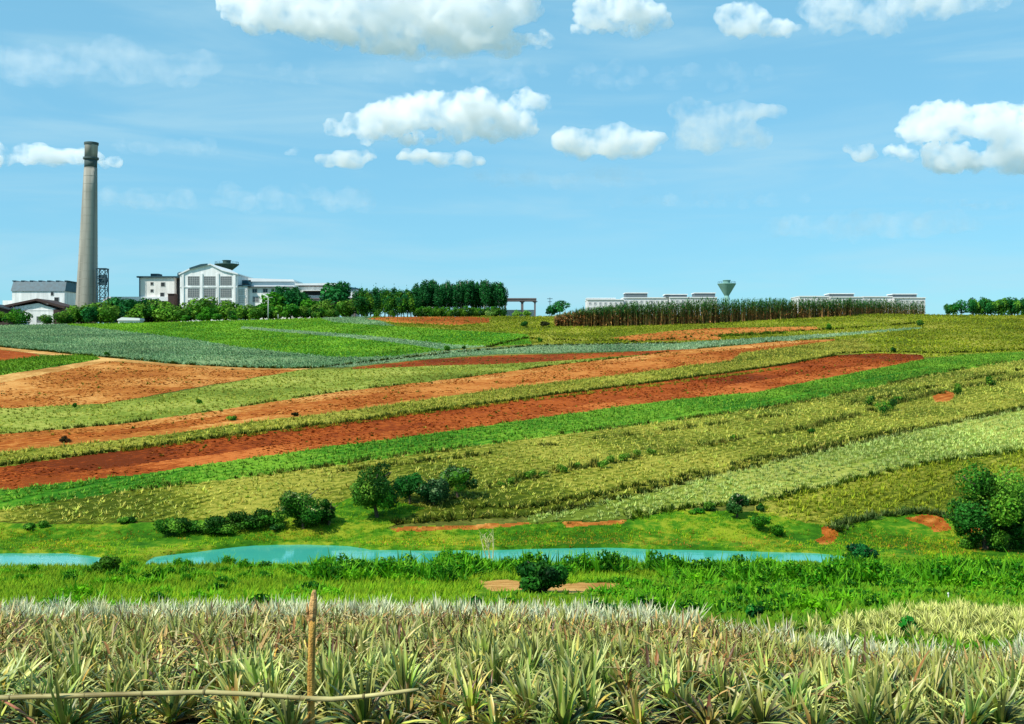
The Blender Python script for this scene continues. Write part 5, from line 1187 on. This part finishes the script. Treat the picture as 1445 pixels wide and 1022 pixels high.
# ------------------------------------------------------------------ tall cane at the crest
def cane(front, tops, depth, n, lab, brown_left=True, name='sugar_cane'):
    front = np.array(front, float); tops = np.array(tops, float); rng = np.random.default_rng(9)
    pts = np.array([at(x, y, 200) for x, y in front])
    f = rng.random(n)*(len(front)-1); i0 = f.astype(int); fr = f-i0
    px_ = front[i0, 0]*(1-fr)+front[i0+1, 0]*fr
    yb = pts[i0, 1]*(1-fr)+pts[i0+1, 1]*fr+rng.random(n)*depth
    xb = (px_-CX)/F*yb; zb = terr(xb, yb)
    ht = (HY-np.interp(px_, tops[:, 0], tops[:, 1]))/F*yb-zb; ht = np.clip(ht*rng.uniform(.8, 1.14, n)*(.80+.30*fbm(xb/3.5, yb/3.5, 3)), 1.0, 10)
    P = np.stack([xb, yb, zb], -1)
    brown = [G(164,112,66), G(196,146,92), G(134,96,58), G(122,110,58)]; green = [G(44,98,38), G(62,116,50), G(36,84,40), G(84,112,56)]
    # stalks
    V1, F1, C1 = blades(P, rng.random(n)*6.28, np.full(n, 1.5), ht*.9, np.full(n, .3), np.zeros(n), jitter_col(brown, n), jitter_col(green, n))
    k = 11; idx = np.repeat(np.arange(n), k); N = n*k; fz = rng.uniform(.12, 1, N)
    pos = P[idx]+np.array([0, 0, 1.])*(ht[idx]*fz*.88)[:, None]+rng.normal(0, .15, (N, 3))*np.array([1, 1, 0])
    gr = (fz > np.where(brown_left, np.interp(px_[idx], [785, 850, 950, 1305], [1.0, .62, .42, .48]), .1)+rng.normal(0, .12, N))
    c = np.where(gr[:, None], jitter_col(green, N), jitter_col(brown, N))
    V2, F2, C2 = blades(pos, rng.random(N)*6.28, np.radians(rng.uniform(-10, 80, N)), rng.uniform(.8, 1.7, N), rng.uniform(.2, .38, N), rng.uniform(.1, .5, N), c)
    return tag(mesh_np(name, np.concatenate([V1, V2]), np.concatenate([F1, F2+len(V1)]), M_CROP, cols=np.concatenate([C1, C2])), lab, 'crop', kind='stuff')
cane([(783,461),(830,461.5),(900,460),(1000,457),(1100,451),(1200,446.5),(1305,440)], [(780,446),(800,440),(830,432),(900,424),(1000,418.5),(1150,419.5),(1305,421)], 11, 3800, 'tall brown and dark green sugar cane standing along the hilltop')
RT = make_tree('bushy_tree', 'dark bushy tree in the treeline at the right end of the hilltop', 'tree', (0, 0, 0), 7.0, (2.9, .1, 13, (.34,.54)), 1900, .6, GREEN_D+GREEN_T, tr=.2, limbs=3, group='treeline at the right end of the hilltop', seed=380)
rng = np.random.default_rng(31)
for q, a in enumerate([1338, 1346, 1372, 1381, 1390, 1399, 1409, 1418, 1428, 1437, 1447, 1458, 1470, 1484, 1500, 1378, 1394, 1413, 1432, 1450]):
    D = 392+rng.uniform(-3, 6)+(8 if q > 14 else 0); x_ = wx(a, D); g = gz(x_, D); tp = (430 if a < 1350 else 420)+rng.uniform(-3, 4); k = (wz(tp, D)-g)/6.6
    if q == 0: RT.location = (x_, D, g); RT.scale = (k, k, k)
    else: dup(RT, (x_, D, g), rng.uniform(0, 6), (rng.uniform(.8, 1.1),)*2+(k,))

# ------------------------------------------------------------------ clouds
def cloud_mat(name, dens, lo, hi):
    m, n, l = new_mat(name); out = n.new('ShaderNodeOutputMaterial')
    v = n.new('ShaderNodeVolumeScatter'); v.inputs['Color'].default_value = (1, 1, 1, 1); v.inputs['Anisotropy'].default_value = .1
    tc = n.new('ShaderNodeTexCoord'); nz = n.new('ShaderNodeTexNoise'); nz.inputs['Scale'].default_value = .020; nz.inputs['Detail'].default_value = 7; nz.inputs['Roughness'].default_value = .62
    l.new(tc.outputs['Object'], nz.inputs[0]); mr = n.new('ShaderNodeMapRange'); mr.interpolation_type = 'SMOOTHSTEP'
    mr.inputs['From Min'].default_value = lo; mr.inputs['From Max'].default_value = hi; mr.inputs['To Max'].default_value = dens
    l.new(nz.outputs[0], mr.inputs['Value']); l.new(mr.outputs[0], v.inputs['Density'])
    l.new(v.outputs[0], out.inputs['Volume']); return m
M_CL = cloud_mat('cloud_thick', .05, .38, .66); M_CT = cloud_mat('cloud_thin', .022, .40, .70)
txa = bpy.data.textures.new('cloud_billow', 'CLOUDS'); txa.noise_scale = 70; txa.noise_depth = 3; txa.noise_basis = 'ORIGINAL_PERLIN'
txb = bpy.data.textures.new('cloud_detail', 'CLOUDS'); txb.noise_scale = 22; txb.noise_depth = 4
DC = 3000.
def cloud(label, lobes, mat=None, D=DC, thick=.7, vox=7.0, seed=0, amp=1.0):
    """lobes: (px, py, rx, ry) ellipses in photo pixels; each becomes a puff with real depth"""
    rng = np.random.default_rng(400+seed); u = D/F
    cx = np.mean([q[0] for q in lobes]); cy = np.mean([q[1] for q in lobes])
    bm = bmesh.new(); org = Vector((wx(cx, D), D, wz(cy, D)))
    for (px_, py_, rx, ry) in lobes:
        n = max(4, int(rx/5))
        for k in range(n):
            a = rng.uniform(-1, 1); b = rng.uniform(-.9, .8)*math.sqrt(max(0, 1-a*a)); r = rng.uniform(.5, .85)*min(rx, ry*1.25)
            c = Vector((wx(px_+a*(rx-r*.6), D), D+rng.uniform(-.5, .5)*rx*u*thick*.8, wz(py_+b*max(ry-r*.7, 0), D)))-org
            res = bmesh.ops.create_icosphere(bm, subdivisions=2, radius=1)
            for v in res['verts']: v.co = Vector((v.co.x*r*u, v.co.y*r*u*thick*1.3, (v.co.z*.85 if v.co.z > 0 else v.co.z*.5)*r*u))+c
    o = obj_bm('cloud', bm, mat or M_CL); o.location = org; tag(o, label, 'cloud')
    r = o.modifiers.new('skin', 'REMESH'); r.mode = 'VOXEL'; r.voxel_size = vox
    for tx, st in ((txa, 50*amp), (txb, 34*amp)):
        d = o.modifiers.new('billow', 'DISPLACE'); d.texture = tx; d.strength = st; d.mid_level = .5; d.texture_coords = 'GLOBAL'
    return o
cloud('huge cream cloud bank spreading over the top of the sky', [(370,10,60,45),(420,30,80,40),(530,0,90,50),(530,45,100,32),(620,30,90,45),(690,15,60,55),(700,62,80,22),(600,66,110,18),(450,-15,110,40),(640,-20,110,40)], seed=1, D=2700, vox=8)
cloud('white heap cloud at the top right of the huge cream bank', [(860,18,58,30),(810,40,42,12),(930,24,24,24),(870,42,70,10)], seed=2, D=2700)
cloud('small white cloud at the top touching a grey cloud', [(1052,26,36,28),(1090,42,48,14),(1060,46,40,10)], seed=3, D=2700)
cloud('broad grey white cloud at the top right corner', [(1180,18,56,34),(1260,8,100,34),(1360,2,66,24),(1210,38,70,14)], mat=M_CT, seed=4, D=2700)
cloud('wide white heap cloud high in the centre of the sky', [(620,158,76,32),(560,172,70,26),(500,186,44,16),(680,175,70,26),(742,146,28,22),(735,180,38,22),(610,192,130,12)], seed=5)
cloud('flat ragged cloud just under the wide central cloud', [(478,230,32,16),(540,222,70,13),(640,228,56,13),(590,224,60,10)], mat=M_CL, D=2300, seed=6, amp=.5)
cloud('compact white cloud right of the centre', [(830,203,48,26),(870,196,46,24),(905,203,34,24),(862,216,80,11)], D=2300, seed=7, amp=.7)
cloud('thin broken cloud right of the compact white cloud', [(960,156,44,16),(1010,170,60,26),(1070,160,34,22),(1010,200,70,24)], mat=M_CT, D=2000, seed=8, amp=.7)
cloud('tiny white cloud near the right hand heap cloud', [(1212,214,24,16),(1234,221,18,8)], D=2300, seed=9, amp=.5, vox=7)
cloud('large white heap cloud cut by the right edge', [(1350,172,66,36),(1310,188,46,28),(1420,180,66,36),(1390,228,80,26),(1300,215,50,16),(1460,215,60,38)], seed=10)
cloud('low white cloud behind the chimney top', [(20,225,70,20),(45,218,36,18),(95,224,48,18),(142,230,28,13),(-60,228,60,18)], seed=11, amp=.55)
cloud('very small pale puff left of the ragged cloud', [(410,215,16,9)], mat=M_CT, seed=12, amp=.4, vox=6)
M_VEIL = cloud_mat('cloud_veil', .0042, .36, .72)
VEILS = [('faint pale veil low in the right half of the sky', (1220,322,150,26)), ('faint veil right of the flat ragged cloud', (800,255,150,16)), ('faint thin veil high on the left of the sky', (130,95,180,34)),
  ('thin streak of cloud left of the wide central cloud', (320,122,100,6)), ('broad faint veil low over the factory', (330,285,200,22)), ('faint veil between the huge bank and the central cloud', (900,110,200,16)),
  ('pale streak low above the far water tower', (1000,285,140,12)), ('thin pale streak below the right hand heap cloud', (1400,290,110,12)), ('faint veil right of the chimney top', (240,210,90,14)), ('pale wisp under the huge cloud bank', (560,105,220,12))]
for q, (lab, e) in enumerate(VEILS): cloud(lab, [e], mat=M_VEIL, seed=13+q, amp=.5)
